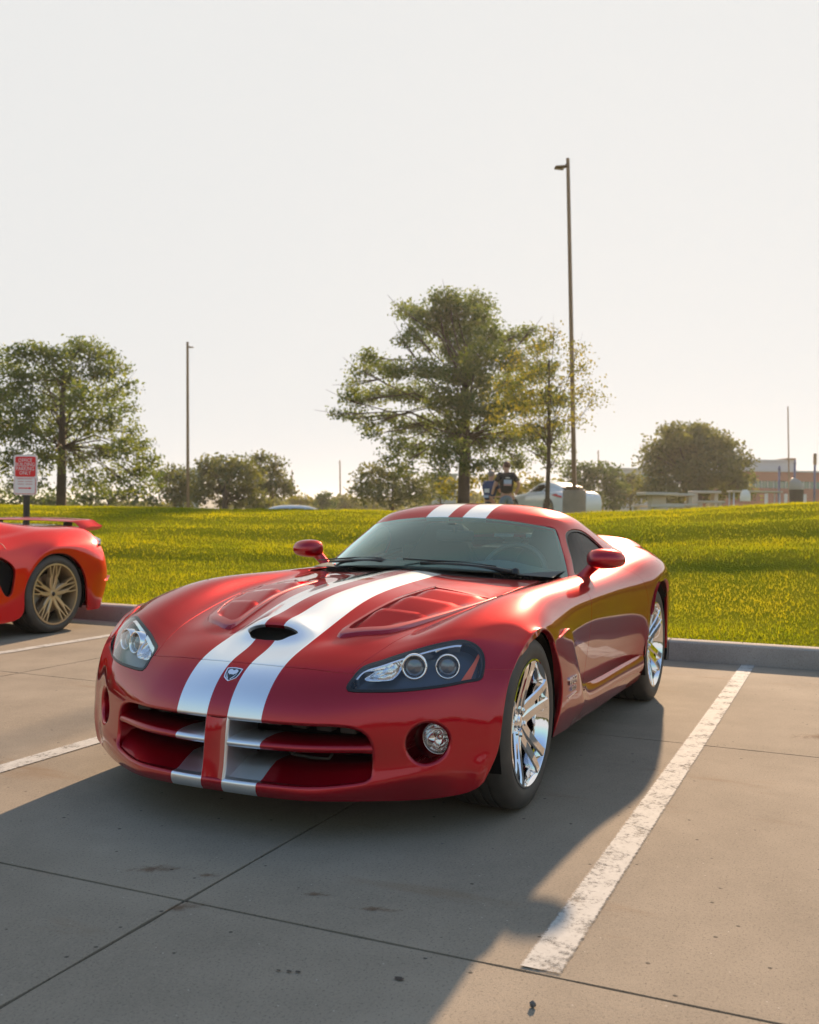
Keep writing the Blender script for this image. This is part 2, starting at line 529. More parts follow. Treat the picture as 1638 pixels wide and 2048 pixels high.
# ---------------------------------------------------------------- car park: slabs, lines, kerb
def concrete_mat(name, base, var=.20, stains=True, rough=.9, spec=.04):
    m, nt, b = new_mat(name)
    tc = nt.nodes.new('ShaderNodeTexCoord'); geo = nt.nodes.new('ShaderNodeNewGeometry')
    pos = geo.outputs['Position']
    def nz(scale, detail=5, rough_=.55):
        n = nt.nodes.new('ShaderNodeTexNoise'); n.inputs['Scale'].default_value = scale; n.inputs['Detail'].default_value = detail; n.inputs['Roughness'].default_value = rough_
        nt.links.new(pos, n.inputs['Vector']); return n.outputs['Fac']
    def ramp(v, a, b_):
        r = nt.nodes.new('ShaderNodeMapRange'); r.inputs['From Min'].default_value = a; r.inputs['From Max'].default_value = b_; r.clamp = True
        nt.links.new(v, r.inputs['Value']); return r.outputs['Result']
    lo = tuple(c * (1 - var) for c in base); hi = tuple(c * (1 + var) for c in base)
    c = mix_rgb(nt, ramp(nz(1.3, 6), .3, .7), lo, hi)
    c = mix_rgb(nt, math_node(nt, 'MULTIPLY', ramp(nz(5.5, 8, .68), .40, .70), .45), c, tuple(x * .70 for x in base))
    c = mix_rgb(nt, math_node(nt, 'MULTIPLY', ramp(nz(22, 6, .7), .45, .75), .35), c, tuple(x * 1.35 for x in base))
    # fine sand grain, pits and pale aggregate
    c = mix_rgb(nt, math_node(nt, 'MULTIPLY', ramp(nz(95, 4, .75), .35, .70), .42), c, tuple(x * 1.30 for x in base))
    c = mix_rgb(nt, math_node(nt, 'MULTIPLY', ramp(nz(130, 3, .65), .55, .68), .6), c, tuple(x * .42 for x in base))
    v = nt.nodes.new('ShaderNodeTexVoronoi'); v.inputs['Scale'].default_value = 10; v.inputs['Randomness'].default_value = 1
    nt.links.new(pos, v.inputs['Vector'])
    spot = ramp(v.outputs['Distance'], .075, .045)
    c = mix_rgb(nt, math_node(nt, 'MULTIPLY', spot, .75), c, (.035, .032, .030))
    v2 = nt.nodes.new('ShaderNodeTexVoronoi'); v2.inputs['Scale'].default_value = 17
    nt.links.new(pos, v2.inputs['Vector'])
    c = mix_rgb(nt, math_node(nt, 'MULTIPLY', ramp(v2.outputs['Distance'], .05, .03), .45), c, (.62, .58, .52))
    if stains:
        mp = nt.nodes.new('ShaderNodeMapping'); mp.inputs['Scale'].default_value = (2.4, .55, 1); mp.inputs['Rotation'].default_value = (0, 0, .35)
        nt.links.new(pos, mp.inputs['Vector'])
        n = nt.nodes.new('ShaderNodeTexNoise'); n.inputs['Scale'].default_value = 1.15; n.inputs['Detail'].default_value = 7; n.inputs['Roughness'].default_value = .62
        nt.links.new(mp.outputs[0], n.inputs['Vector'])
        c = mix_rgb(nt, math_node(nt, 'MULTIPLY', ramp(n.outputs['Fac'], .60, .74), .55), c, (.20, .12, .065))
        c = mix_rgb(nt, math_node(nt, 'MULTIPLY', ramp(nz(.55, 4), .52, .75), .35), c, tuple(x * .55 for x in base))
    nt.links.new(c, b.inputs['Base Color'])
    b.inputs['Roughness'].default_value = rough
    b.inputs['Specular IOR Level'].default_value = spec
    bp = nt.nodes.new('ShaderNodeBump'); bp.inputs['Strength'].default_value = .35; bp.inputs['Distance'].default_value = .004
    h = math_node(nt, 'ADD', nz(190, 4, .7), math_node(nt, 'MULTIPLY', nz(30, 5), .8))
    h = math_node(nt, 'SUBTRACT', h, math_node(nt, 'MULTIPLY', spot, .8))
    nt.links.new(h, bp.inputs['Height']); nt.links.new(bp.outputs['Normal'], b.inputs['Normal'])
    return m
CONCRETE = concrete_mat('weathered_concrete', (.258, .219, .173))
KERB_M = concrete_mat('kerb_concrete', (.36, .325, .29), stains=False)
JOINT = simple('joint_filler', (.016, .015, .014), .9)

LOT_ROT = rad(0.4828)
LOT = mesh_obj('parking_lot', [(-4.6, -60, -.012), (60, -60, -.012), (60, 60, -.012), (-4.6, 60, -.012)], [(0, 1, 2, 3)], JOINT, smooth=False)
LOT.rotation_euler = (0, 0, LOT_ROT)
tag(LOT, kind='structure')
rng = random.Random(5)
_xs = [-4.62, -1.4089, 1.3368] + [1.3368 + 2.746 * k for k in range(1, 8)]
_yj = [.2756 + 3.3622 * k for k in range(-9, 8)]
for i in range(len(_xs) - 1):
    for j in range(len(_yj) - 1):
        x0, x1, y0, y1 = _xs[i], _xs[i + 1], _yj[j], _yj[j + 1]
        g = .0045
        bm = bmesh.new()
        # ragged, softly rounded arrises
        def side(a, b, n):
            return [(a[0] + (b[0] - a[0]) * t, a[1] + (b[1] - a[1]) * t) for t in np.linspace(0, 1, n, endpoint=False)]
        near = abs((x0 + x1) / 2 - .5) < 5 and abs((y0 + y1) / 2 + .5) < 6
        n = 60 if near else 1
        c = [(x0 + g, y0 + g), (x1 - g, y0 + g), (x1 - g, y1 - g), (x0 + g, y1 - g)]
        ring = sum([side(c[k], c[(k + 1) % 4], n) for k in range(4)], [])
        if near:
            cx, cy = (x0 + x1) / 2, (y0 + y1) / 2
            r2 = []
            for (x, y) in ring:
                w = .0030 * noise.noise(Vector((x * 9, y * 9, 3))) + (.006 * max(0, noise.noise(Vector((x * 23, y * 23, 8))) - .45))
                dx = -1 if abs(x - (x1 - g)) < 1e-6 else (1 if abs(x - (x0 + g)) < 1e-6 else 0)
                dy = -1 if abs(y - (y1 - g)) < 1e-6 else (1 if abs(y - (y0 + g)) < 1e-6 else 0)
                r2.append((x + dx * (w + .001), y + dy * (w + .001)))
            ring = r2
        top = [bm.verts.new((x, y, 0)) for x, y in ring]
        sc = lambda p, k: (p[0], p[1], -.05)
        bot = [bm.verts.new((x, y, -.011)) for x, y in ring]
        bm.faces.new(top)
        m_ = len(ring)
        for k in range(m_): bm.faces.new((top[k], bot[k], bot[(k + 1) % m_], top[(k + 1) % m_]))
        o = bm_obj('concrete_slab', bm, CONCRETE, LOT)

def paint_mat(name):
    """worn white road paint."""
    m = bpy.data.materials.new(name); m.use_nodes = True
    nt = m.node_tree; b = nt.nodes['Principled BSDF']; out = nt.nodes['Material Output']
    geo = nt.nodes.new('ShaderNodeNewGeometry')
    def nz(scale, d=6, r=.65):
        n = nt.nodes.new('ShaderNodeTexNoise'); n.inputs['Scale'].default_value = scale; n.inputs['Detail'].default_value = d; n.inputs['Roughness'].default_value = r
        nt.links.new(geo.outputs['Position'], n.inputs['Vector']); return n.outputs['Fac']
    c = mix_rgb(nt, nz(30), (.34, .33, .31), (.50, .49, .47)); nt.links.new(c, b.inputs['Base Color'])
    b.inputs['Roughness'].default_value = .85; b.inputs['Specular IOR Level'].default_value = .12
    a = math_node(nt, 'ADD', math_node(nt, 'MULTIPLY', nz(9, 4, .5), .45), math_node(nt, 'MULTIPLY', nz(55, 6, .75), .62))
    r = nt.nodes.new('ShaderNodeMapRange'); r.inputs['From Min'].default_value = .41; r.inputs['From Max'].default_value = .54; r.inputs['To Min'].default_value = .30
    nt.links.new(a, r.inputs['Value'])
    tc = nt.nodes.new('ShaderNodeTexCoord'); sx = nt.nodes.new('ShaderNodeSeparateXYZ'); nt.links.new(tc.outputs['Object'], sx.inputs[0])
    ed = math_node(nt, 'ADD', math_node(nt, 'ABSOLUTE', sx.outputs['Y']), math_node(nt, 'MULTIPLY', nz(70, 5, .7), .020))
    e2 = nt.nodes.new('ShaderNodeMapRange'); e2.inputs['From Min'].default_value = .064; e2.inputs['From Max'].default_value = .056; nt.links.new(ed, e2.inputs['Value'])
    al = math_node(nt, 'MULTIPLY', r.outputs['Result'], e2.outputs['Result'])
    tr = nt.nodes.new('ShaderNodeBsdfTransparent'); mx = nt.nodes.new('ShaderNodeMixShader')
    nt.links.new(al, mx.inputs[0]); nt.links.new(tr.outputs[0], mx.inputs[1]); nt.links.new(b.outputs[0], mx.inputs[2])
    nt.links.new(mx.outputs[0], out.inputs[0])
    return m
PAINT = paint_mat('worn_white_paint')
for yc in (1.3338, -1.3007, -3.8784, 3.97, -6.46, -9.0, 6.6, 9.3):
    P = [(1.318, -.062, 0), (1.318, .062, 0), (-4.345, .062, 0), (-4.345, -.062, 0)]
    o = mesh_obj('painted_line', P, [(0, 1, 2, 3)], PAINT, LOT, smooth=False); o.location = (0, yc, .004)
# oil drops and grit on the slabs
SPOT = simple('oil_spot', (.012, .011, .010), .5)
for (x, y, r) in ((1.513, 1.036, .011), (1.603, .75, .005), (1.596, .776, .006), (1.589, .797, .006), (.548, .763, .004)):
    n = 14
    ring = [(x + r * (1 + .35 * noise.noise(Vector((k * 1.7, x * 9, y * 9)))) * math.cos(2 * math.pi * k / n) * .8, y + r * (1 + .35 * noise.noise(Vector((k * 1.3, y * 7, x * 5)))) * math.sin(2 * math.pi * k / n) * 1.2, .0035) for k in range(n)]
    mesh_obj('oil_spot', ring, [tuple(range(n))], SPOT, LOT, smooth=False)
def rust_mat():
    m = bpy.data.materials.new('rust_stain'); m.use_nodes = True
    nt = m.node_tree; b = nt.nodes['Principled BSDF']; out = nt.nodes['Material Output']
    b.inputs['Base Color'].default_value = (.14, .060, .022, 1); b.inputs['Roughness'].default_value = .9; b.inputs['Specular IOR Level'].default_value = .1
    tc = nt.nodes.new('ShaderNodeTexCoord'); n = nt.nodes.new('ShaderNodeTexNoise'); n.inputs['Scale'].default_value = 26; n.inputs['Detail'].default_value = 8; n.inputs['Roughness'].default_value = .7
    nt.links.new(tc.outputs['Object'], n.inputs['Vector'])
    sx = nt.nodes.new('ShaderNodeVectorMath'); sx.operation = 'LENGTH'; mp = nt.nodes.new('ShaderNodeMapping'); nt.links.new(tc.outputs['Generated'], mp.inputs['Vector'])
    mp.inputs['Location'].default_value = (-1, -1, 0); mp.inputs['Scale'].default_value = (2, 2, 0); nt.links.new(mp.outputs[0], sx.inputs[0])
    v = math_node(nt, 'SUBTRACT', n.outputs['Fac'], math_node(nt, 'MULTIPLY', sx.outputs['Value'], .34))
    r = nt.nodes.new('ShaderNodeMapRange'); r.inputs['From Min'].default_value = .28; r.inputs['From Max'].default_value = .50; r.inputs['To Max'].default_value = .42; nt.links.new(v, r.inputs['Value'])
    tr = nt.nodes.new('ShaderNodeBsdfTransparent'); mx = nt.nodes.new('ShaderNodeMixShader')
    nt.links.new(r.outputs['Result'], mx.inputs[0]); nt.links.new(tr.outputs[0], mx.inputs[1]); nt.links.new(b.outputs[0], mx.inputs[2]); nt.links.new(mx.outputs[0], out.inputs[0])
    return m
RUST = rust_mat()
for (x, y, a, b_, rz) in ((1.14, .225, .025, .06, .3), (1.128, .60, .025, .08, .3), (1.151, .803, .03, .11, .3), (1.17, .04, .05, .15, .5), (1.38, .30, .04, .10, .8), (2.05, 1.9, .08, .2, .4), (.2, 2.2, .08, .22, .2), (-1.9, 1.9, .1, .25, .5)):
    o = mesh_obj('rust_stain', [(-a, -b_, 0), (a, -b_, 0), (a, b_, 0), (-a, b_, 0)], [(0, 1, 2, 3)], RUST, LOT, smooth=False); o.location = (x, y, .0025); o.rotation_euler = (0, 0, rz)
bm = bmesh.new(); bmesh.ops.create_icosphere(bm, subdivisions=1, radius=.009); bmesh.ops.translate(bm, vec=(1.493, 1.383, .008), verts=bm.verts)
PEB = bm_obj('pebble', bm, simple('pebble_dark', (.10, .095, .09), .7)); tag(PEB, 'small dark pebble lying on the bare concrete at the bottom', 'pebble')

# kerb: runs a little askew to the slabs
KX, KS = -4.335, -.036                                   # kerb face x = KX + KS * (y - 1.2)
def kerb_x(y): return KX + KS * (y - 1.2)
KERB = empty('kerb', (0, 0, 0)); tag(KERB, kind='structure')
prof = [(0.012, -.01), (0.010, .03), (-.004, .115), (-.010, .138), (-.026, .150), (-.140, .156), (-.15, .15), (-.15, -.05)]
yk = -42.0
while yk < 40:
    L = 3.05; P, F = [], []
    for s_ in (yk + .004, yk + L - .004):
        for dx, z in prof: P.append((kerb_x(s_) + dx, s_, z))
    n = len(prof)
    F = [(k, k + 1, n + k + 1, n + k) for k in range(n - 1)] + [tuple(range(n)), tuple(range(2 * n - 1, n - 1, -1))]
    bm = bmesh.new(); v = [bm.verts.new(p) for p in P]
    for f in F: bm.faces.new([v[i] for i in f])
    bmesh.ops.recalc_face_normals(bm, faces=bm.faces[:])
    bm_obj('kerb_stone', bm, KERB_M, KERB, angle=35)
    yk += L

# grass bank behind the kerb and the ground beyond it
_bs = [-.2, 0, .7, 1.6, 2.4, 2.85, 3.1, 3.4, 3.9, 4.25, 4.5, 4.75, 5.4, 5.75, 6.0, 6.7, 7.4, 8.4, 9.4, 10.4, 12, 15, 19, 24, 40, 2000]
_bz = [.14, .15, .19, .285, .385, .445, .535, .600, .645, .690, .765, .825, .875, .915, .965, 1.00, 1.055, 1.10, 1.115, 1.085, .98, .72, .56, .50, .45, .0]
def bank_z(x, y):
    s = kerb_x(y) - .15 - x
    s2 = s + .55 * noise.noise(Vector((x * .3, y * .45, 4))) * min(1, max(0, s / 2))
    z = float(np.interp(s2, _bs, _bz))
    k = min(1, max(0, s / 5)) * (1 if s < 12 else max(0, 1 - (s - 12) / 8))
    rise = .055 * min(8, y + 3.2) if y > -3.2 else .002 * max(-20, y + 3.2)
    z += k * (rise - .03 * math.exp(-((y + 2.2) / 2.5) ** 2))
    z += k * (.035 * noise.noise(Vector((x * .9, y * .55, 1))) + .015 * noise.noise(Vector((x * 3.1, y * 1.7, 7))))
    return z
def grass_ground_mat():
    m, nt, b = new_mat('lawn_soil')
    geo = nt.nodes.new('ShaderNodeNewGeometry')
    n = nt.nodes.new('ShaderNodeTexNoise'); n.inputs['Scale'].default_value = 1.4; n.inputs['Detail'].default_value = 8; nt.links.new(geo.outputs['Position'], n.inputs['Vector'])
    n2 = nt.nodes.new('ShaderNodeTexNoise'); n2.inputs['Scale'].default_value = 40; n2.inputs['Detail'].default_value = 4; nt.links.new(geo.outputs['Position'], n2.inputs['Vector'])
    c = mix_rgb(nt, n.outputs['Fac'], (.125, .165, .006), (.28, .25, .014))
    c = mix_rgb(nt, math_node(nt, 'MULTIPLY', n2.outputs['Fac'], .5), c, (.035, .045, .010))
    nt.links.new(c, b.inputs['Base Color']); b.inputs['Roughness'].default_value = 1.0; b.inputs['Specular IOR Level'].default_value = 0
    bp = nt.nodes.new('ShaderNodeBump'); bp.inputs['Strength'].default_value = .8; bp.inputs['Distance'].default_value = .05
    nt.links.new(n2.outputs['Fac'], bp.inputs['Height']); nt.links.new(bp.outputs['Normal'], b.inputs['Normal'])
    return m
LAWN = grass_ground_mat()
_ss = np.concatenate([np.linspace(0, 11, 74), np.linspace(11.4, 24, 30), [27, 31, 36, 44, 60, 90, 140, 250, 500, 1200]])
_yy = np.concatenate([[-900, -400, -200, -110, -70], np.linspace(-45, 30, 190), [45, 70, 110, 200, 400, 900]])
_P = []
for y in _yy:
    for s in _ss:
        x = kerb_x(y) - .148 - s if abs(y) < 60 else kerb_x(60 if y > 0 else -60) - .148 - s
        _P.append((x, y, bank_z(x, y) if abs(y) < 60 else float(np.interp(s, _bs, _bz))))
n = len(_ss)
_F = [(i * n + j, i * n + j + 1, (i + 1) * n + j + 1, (i + 1) * n + j) for i in range(len(_yy) - 1) for j in range(n - 1)]
BANK = mesh_obj('grass_bank', _P, [f[::-1] for f in _F], LAWN); tag(BANK, kind='structure')

def fast_quads(name, V, mat, parent=None, tri=False, smooth=False, attr=None):
    """V (n, 4 or 3, 3) separate faces."""
    n, k = V.shape[:2]
    me = bpy.data.meshes.new(name)
    me.vertices.add(n * k); me.vertices.foreach_set('co', V.reshape(-1).astype(np.float32))
    me.loops.add(n * k); me.loops.foreach_set('vertex_index', np.arange(n * k, dtype=np.int32))
    me.polygons.add(n); me.polygons.foreach_set('loop_start', np.arange(0, n * k, k, dtype=np.int32))
    me.polygons.foreach_set('loop_total', np.full(n, k, dtype=np.int32))
    if attr is not None:
        a = me.attributes.new('tint', 'FLOAT', 'POINT'); a.data.foreach_set('value', np.repeat(attr, k).astype(np.float32))
    me.update(calc_edges=True)
    me.materials.append(mat)
    return link(bpy.data.objects.new(name, me), parent)

def leaf_mat(name, c0, c1, trans=.45, tcol=None, rough=.55, gloss=.04):
    m = bpy.data.materials.new(name); m.use_nodes = True
    nt = m.node_tree; nt.nodes.clear()
    out = nt.nodes.new('ShaderNodeOutputMaterial')
    at = nt.nodes.new('ShaderNodeAttribute'); at.attribute_name = 'tint'
    col = mix_rgb(nt, at.outputs['Fac'], c0, c1)
    tc = mix_rgb(nt, 1.0, col, tcol or (1.5, 1.3, .5), 'MULTIPLY')
    d = nt.nodes.new('ShaderNodeBsdfDiffuse'); t = nt.nodes.new('ShaderNodeBsdfTranslucent'); g = nt.nodes.new('ShaderNodeBsdfGlossy')
    g.inputs['Roughness'].default_value = rough
    g.inputs['Color'].default_value = (.9, .9, .8, 1)
    nt.links.new(col, d.inputs[0]); nt.links.new(tc, t.inputs[0])
    mx = nt.nodes.new('ShaderNodeMixShader'); mx.inputs[0].default_value = trans
    nt.links.new(d.outputs[0], mx.inputs[1]); nt.links.new(t.outputs[0], mx.inputs[2])
    m2 = nt.nodes.new('ShaderNodeMixShader'); m2.inputs[0].default_value = gloss
    nt.links.new(mx.outputs[0], m2.inputs[1]); nt.links.new(g.outputs[0], m2.inputs[2])
    nt.links.new(m2.outputs[0], out.inputs[0])
    return m
GRASS_M = leaf_mat('grass_blade', (.115, .165, .006), (.36, .32, .014), .55, (1.6, 1.5, .3), gloss=.01)
nrg = np.random.default_rng(3)
def grass_field(n, smin, smax, ymin, ymax, h0, h1, w, seed):
    r = np.random.default_rng(seed)
    y = r.uniform(ymin, ymax, n); s = smin + (smax - smin) * r.uniform(0, 1, n) ** 1.25
    x = KX + KS * (y - 1.2) - .155 - s
    # only what the view can take in, with a margin for a step to either side
    rel = np.stack([x - CAM.x, y - CAM.y], 1)
    dep = rel @ np.array([_d.x, _d.y]); lat = rel @ np.array([_r.x, _r.y])
    ok = (dep > 2) & (np.abs(lat) < .50 * dep + 1.0)
    x, y, s = x[ok], y[ok], s[ok]; n = len(x)
    z = np.array([bank_z(a, b) for a, b in zip(x, y)])
    patch = np.array([noise.noise(Vector((a * .7, b * .5, 2))) for a, b in zip(x, y)])
    patch2 = np.array([noise.noise(Vector((a * 2.6, b * 2.0, 12))) for a, b in zip(x, y)])
    h = r.uniform(h0, h1, n) * (1 + .45 * patch2)
    ang = r.uniform(0, 2 * np.pi, n); lean = r.uniform(.1, .75, n) * h
    bx, by = np.cos(ang), np.sin(ang)
    la = r.uniform(0, 2 * np.pi, n)
    ww = w * r.uniform(.6, 1.4, n)
    base = np.stack([x, y, z - .01], 1)
    side = np.stack([bx, by, np.zeros(n)], 1) * ww[:, None] / 2
    tip = base + np.stack([np.cos(la) * lean, np.sin(la) * lean, h], 1)
    V = np.stack([base - side, base + side, tip], 1)
    tint = np.clip(.42 + .45 * patch + .25 * patch2 + r.normal(0, .16, n), 0, 1)
    return V, tint
V1, t1 = grass_field(105000, 0.0, 4.2, -14, 5.5, .018, .048, .010, 1)
V2, t2 = grass_field(120000, 3.4, 12.5, -20, 8.5, .018, .045, .014, 2)
GR = fast_quads('grass', np.concatenate([V1, V2]), GRASS_M, attr=np.concatenate([t1, t2]))
tag(GR, 'sunlit green and yellow grass covering the bank', 'grass', kind='stuff')
# ---------------------------------------------------------------- trees
BARK = simple('bark', (.085, .060, .042), .9, noise_amt=.35, noise_scale=6, bump=.6)
LEAF_OAK = leaf_mat('oak_leaves', (.055, .098, .026), (.15, .18, .05), .5, (1.6, 1.45, .45))
LEAF_LOCUST = leaf_mat('locust_leaves', (.10, .13, .025), (.23, .21, .045), .5, (1.5, 1.3, .4))
LEAF_DARK = leaf_mat('hedge_leaves', (.045, .078, .026), (.12, .15, .048), .4, (1.35, 1.35, .5))
LEAF_OLIVE = leaf_mat('olive_leaves', (.07, .092, .032), (.17, .175, .058), .42, (1.4, 1.3, .5))

def P3(px, py, d):
    x, y = ground_at(px, d)
    return Vector((x, y, height_at(px, py, d)))

def tree(name, label, px, dist, base_z, blobs, leaf, leaf_size, density, trunk_r, seed, group=None, trunk_top=None, limbs=True, depth=.8, clump=.30, trunk_px=None, hollow=.35, cat='tree'):
    """blobs: (photo column, photo row, radius in photo pixels) seen at 'dist'; depth scatters them front to back."""
    r = np.random.default_rng(seed); rr = random.Random(seed)
    bx, by = ground_at(px, dist)
    root = empty(name, (bx, by, base_z)); tag(root, label, cat, group)
    O = Vector((bx, by, base_z))
    ppm = 2010.29 / dist
    C = []
    allx = [b[0] for b in blobs]; mid = sum(allx) / len(allx); half = max(1, (max(allx) - min(allx)) / 2)
    for (qx, qy, qr) in blobs:
        k = math.sqrt(max(.05, 1 - ((qx - mid) / (half * 1.15)) ** 2))
        off = rr.uniform(-1, 1) * half / ppm * depth * k
        c = P3(qx, qy, dist + off) ; c = P3(qx, qy, dist) + (c - P3(qx, qy, dist)) * 1.0
        C.append((c, qr / ppm))
    # trunk and limbs
    bm = bmesh.new()
    top = trunk_top if trunk_top is not None else sum(b[1] for b in blobs) / len(blobs)
    tp = P3(trunk_px or px, top, dist)
    m = (O + tp) / 2 + Vector((rr.uniform(-.1, .1), rr.uniform(-.1, .1), 0))
    pts = [O - Vector((0, 0, .3)), O + (m - O) * .25, m, tp]
    add_tube(bm, [p - O for p in pts], [trunk_r * 1.35, trunk_r * 1.05, trunk_r * .85, trunk_r * .35], 10)
    if limbs:
        for c, rad_ in C:
            t = rr.uniform(.35, .95)
            s0 = (O + (m - O) * (t * 2) if t < .5 else m + (tp - m) * (t * 2 - 1))
            if s0.z > c.z + rad_: s0 = m.copy()
            L = (c - s0)
            q1 = s0 + L * .45 + Vector((rr.uniform(-.15, .15), rr.uniform(-.15, .15), .12 * L.length))
            add_tube(bm, [s0 - O, q1 - O, c - O, c + L * .18 - O], [trunk_r * .17, trunk_r * .10, trunk_r * .05, trunk_r * .02], 6)
            for _ in range(3):
                v = Vector((rr.gauss(0, 1), rr.gauss(0, 1), rr.gauss(.3, 1))).normalized() * rad_ * .9
                add_tube(bm, [q1 + (c - q1) * rr.uniform(.3, 1) - O, c + v * .6 - O, c + v - O], [trunk_r * .10, trunk_r * .06, trunk_r * .02], 5)
    bm_obj('trunk', bm, BARK, root, smooth=True)
    # leaves: clumps spread through every blob
    LV, LT = [], []
    for c, rad_ in C:
        vol = 4.19 * rad_ ** 3
        nc = max(6, int(density * rad_ ** 2.2))
        d = r.normal(size=(nc, 3)); d /= np.linalg.norm(d, axis=1)[:, None]
        rad_u = (hollow + (1 - hollow) * r.uniform(0, 1, nc) ** .6) * rad_ * r.uniform(.85, 1.15, nc)
        cc = np.array(c)[None] + d * rad_u[:, None] * [1, 1, .85]
        nl = 22
        cs = clump * r.uniform(.6, 1.3, (nc, 1, 1))
        off = np.clip(r.normal(size=(nc, nl, 3)), -1.5, 1.5) * cs * [1, 1, .6]
        p = (cc[:, None] + off).reshape(-1, 3)
        N = len(p)
        a = r.normal(size=(N, 3)); a /= np.linalg.norm(a, axis=1)[:, None]
        b = r.normal(size=(N, 3)); b -= a * (a * b).sum(1)[:, None]; b /= np.linalg.norm(b, axis=1)[:, None]
        s = leaf_size * r.uniform(.55, 1.25, (N, 1))
        V = np.stack([p - a * s, p + b * s * .55, p + a * s, p - b * s * .55], 1)
        LV.append(V)
        tclump = np.repeat(np.clip(r.normal(.45, .22, nc), 0, 1), nl)
        LT.append(np.clip(tclump + r.normal(0, .14, N), 0, 1))
    V = np.concatenate(LV) - np.array(O)
    fast_quads('crown', V, leaf, root, attr=np.concatenate(LT))
    return root

BIG = [(885,600,28),(905,625,30),(945,608,30),(960,635,26),(865,625,26),(815,625,20),(793,618,12),(840,640,24),(880,655,34),(930,670,36),(972,668,26),
 (820,668,20),(805,685,14),(845,690,16),(905,700,32),(955,715,34),(1000,690,26),(1030,668,20),(1056,664,16),(1078,690,18),(1015,720,28),
 (735,718,18),(760,735,22),(790,740,22),(720,745,16),(830,735,22),(865,740,24),(905,750,30),(955,770,34),(1010,770,32),(1060,745,26),(1095,740,20),
 (700,770,14),(715,800,20),(690,800,14),(672,828,9),(700,835,16),(745,790,24),(790,785,24),(830,790,28),(880,800,34),(930,815,34),(985,825,34),(1040,810,32),(1090,800,26),(1125,800,18),
 (735,850,18),(745,870,12),(770,835,18),(800,850,22),(790,890,20),(780,915,14),(845,850,28),(890,860,30),(830,900,24),(870,905,26),(910,900,24),(960,880,32),(1010,880,30),(1060,870,28),(1105,860,22),(1120,900,12),(1085,905,18),(1035,920,22),(985,930,20),(940,930,20),(880,935,16),(810,930,14),(1105,930,10)]
tree('oak_tree', 'tallest oak tree in the middle, with a thick trunk behind the two people', 926, 40.0, .40, BIG, LEAF_OAK, .070, 165, .25, 11, 'trees beyond the bank', trunk_top=690, depth=.75, clump=.24)
LEFT = [(155,690,20),(175,705,24),(140,710,22),(70,705,24),(35,712,24),(20,735,20),(100,720,26),(205,715,22),(230,738,20),(190,745,30),(140,755,32),(85,755,30),(35,765,30),(0,790,34),(245,770,18),(215,790,28),(165,800,34),(110,805,32),(55,815,32),(250,815,16),(225,840,26),(180,850,32),(120,860,34),(60,870,32),(5,850,36),(265,865,18),(285,890,18),(255,895,26),(205,905,30),(150,915,30),(90,920,28),(30,925,30),(300,925,18),(275,940,24),(230,950,24),(180,955,22),(315,955,14),(295,970,14),(255,975,16),(205,980,12),(60,965,20),(20,975,16),(150,965,14),
 (-40,720,34),(-60,780,40),(-50,850,42),(-60,920,40),(-110,760,36),(-120,850,40),(-110,930,34)]
tree('oak_tree', 'wide oak tree at the left edge, behind the red and white parking sign', 122, 36.0, .45, LEFT, LEAF_OAK, .066, 150, .17, 12, 'trees beyond the bank', trunk_top=740, depth=.75, clump=.24)
LOC = [(1030,720,26),(1065,700,24),(1095,690,18),(1050,750,30),(1095,740,28),(1020,780,28),(990,790,18),(1070,790,32),(1115,770,26),(1140,740,18),(1150,700,10),(1100,820,30),(1045,825,28),(1000,830,18),(1140,800,24),(1165,775,16),(1180,800,10),(1160,735,10),(1125,840,22),(1085,850,18),(1150,840,14),(1040,855,14),(1010,855,10),(1100,665,6)]
tree('young_locust_tree', 'slim yellow-green young tree with a thin stem beside the light pole', 1093, 23.0, .62, LOC, LEAF_LOCUST, .038, 130, .055, 13, 'trees beyond the bank', trunk_top=720, depth=.8, clump=.20, hollow=.2)
tree('round_tree', 'dense round tree standing alone left of the brick building', 1395, 62.0, .2, [(1345,870,26),(1385,862,24),(1360,880,34),(1400,880,36),(1310,890,18),(1295,905,16),(1330,905,34),(1375,915,40),(1425,895,34),(1455,905,30),(1475,930,26),(1485,955,20),(1430,935,40),(1380,950,40),(1330,945,36),(1300,935,22),(1465,970,26),(1420,980,28),(1370,985,28),(1325,985,28),(1295,975,22),(1490,985,16)], LEAF_OLIVE, .13, 46, .28, 14, 'trees beyond the bank', depth=.8, clump=.36, limbs=True, hollow=.5)
tree('bushy_tree', 'brownish bushy tree right of the left light pole', 450, 60.0, .2, [(415,930,22),(450,925,22),(478,925,20),(500,940,20),(430,950,28),(470,955,30),(505,970,26),(405,965,22),(440,985,28),(480,990,28),(515,1000,20),(400,995,22),(530,1005,14)], LEAF_OLIVE, .13, 40, .2, 15, 'trees beyond the bank', clump=.32)
tree('bushy_tree', 'ragged two-headed tree behind the roof of the silver car', 540, 66.0, .2, [(508,915,14),(528,918,14),(518,938,18),(545,945,16),(555,930,12),(560,955,14),(535,965,24),(560,980,20),(520,985,18),(580,985,14),(572,970,9)], LEAF_OLIVE, .13, 40, .2, 16, 'trees beyond the bank', clump=.30)
tree('bushy_tree', 'spreading tree with a slim dark stem, left of the tallest oak', 785, 58.0, .25, [(735,945,20),(760,940,18),(790,945,22),(720,965,14),(755,965,26),(800,965,26),(835,960,20),(735,990,24),(780,990,28),(825,990,26),(855,985,18),(715,985,12)], LEAF_OLIVE, .12, 40, .14, 17, 'trees beyond the bank', clump=.30)
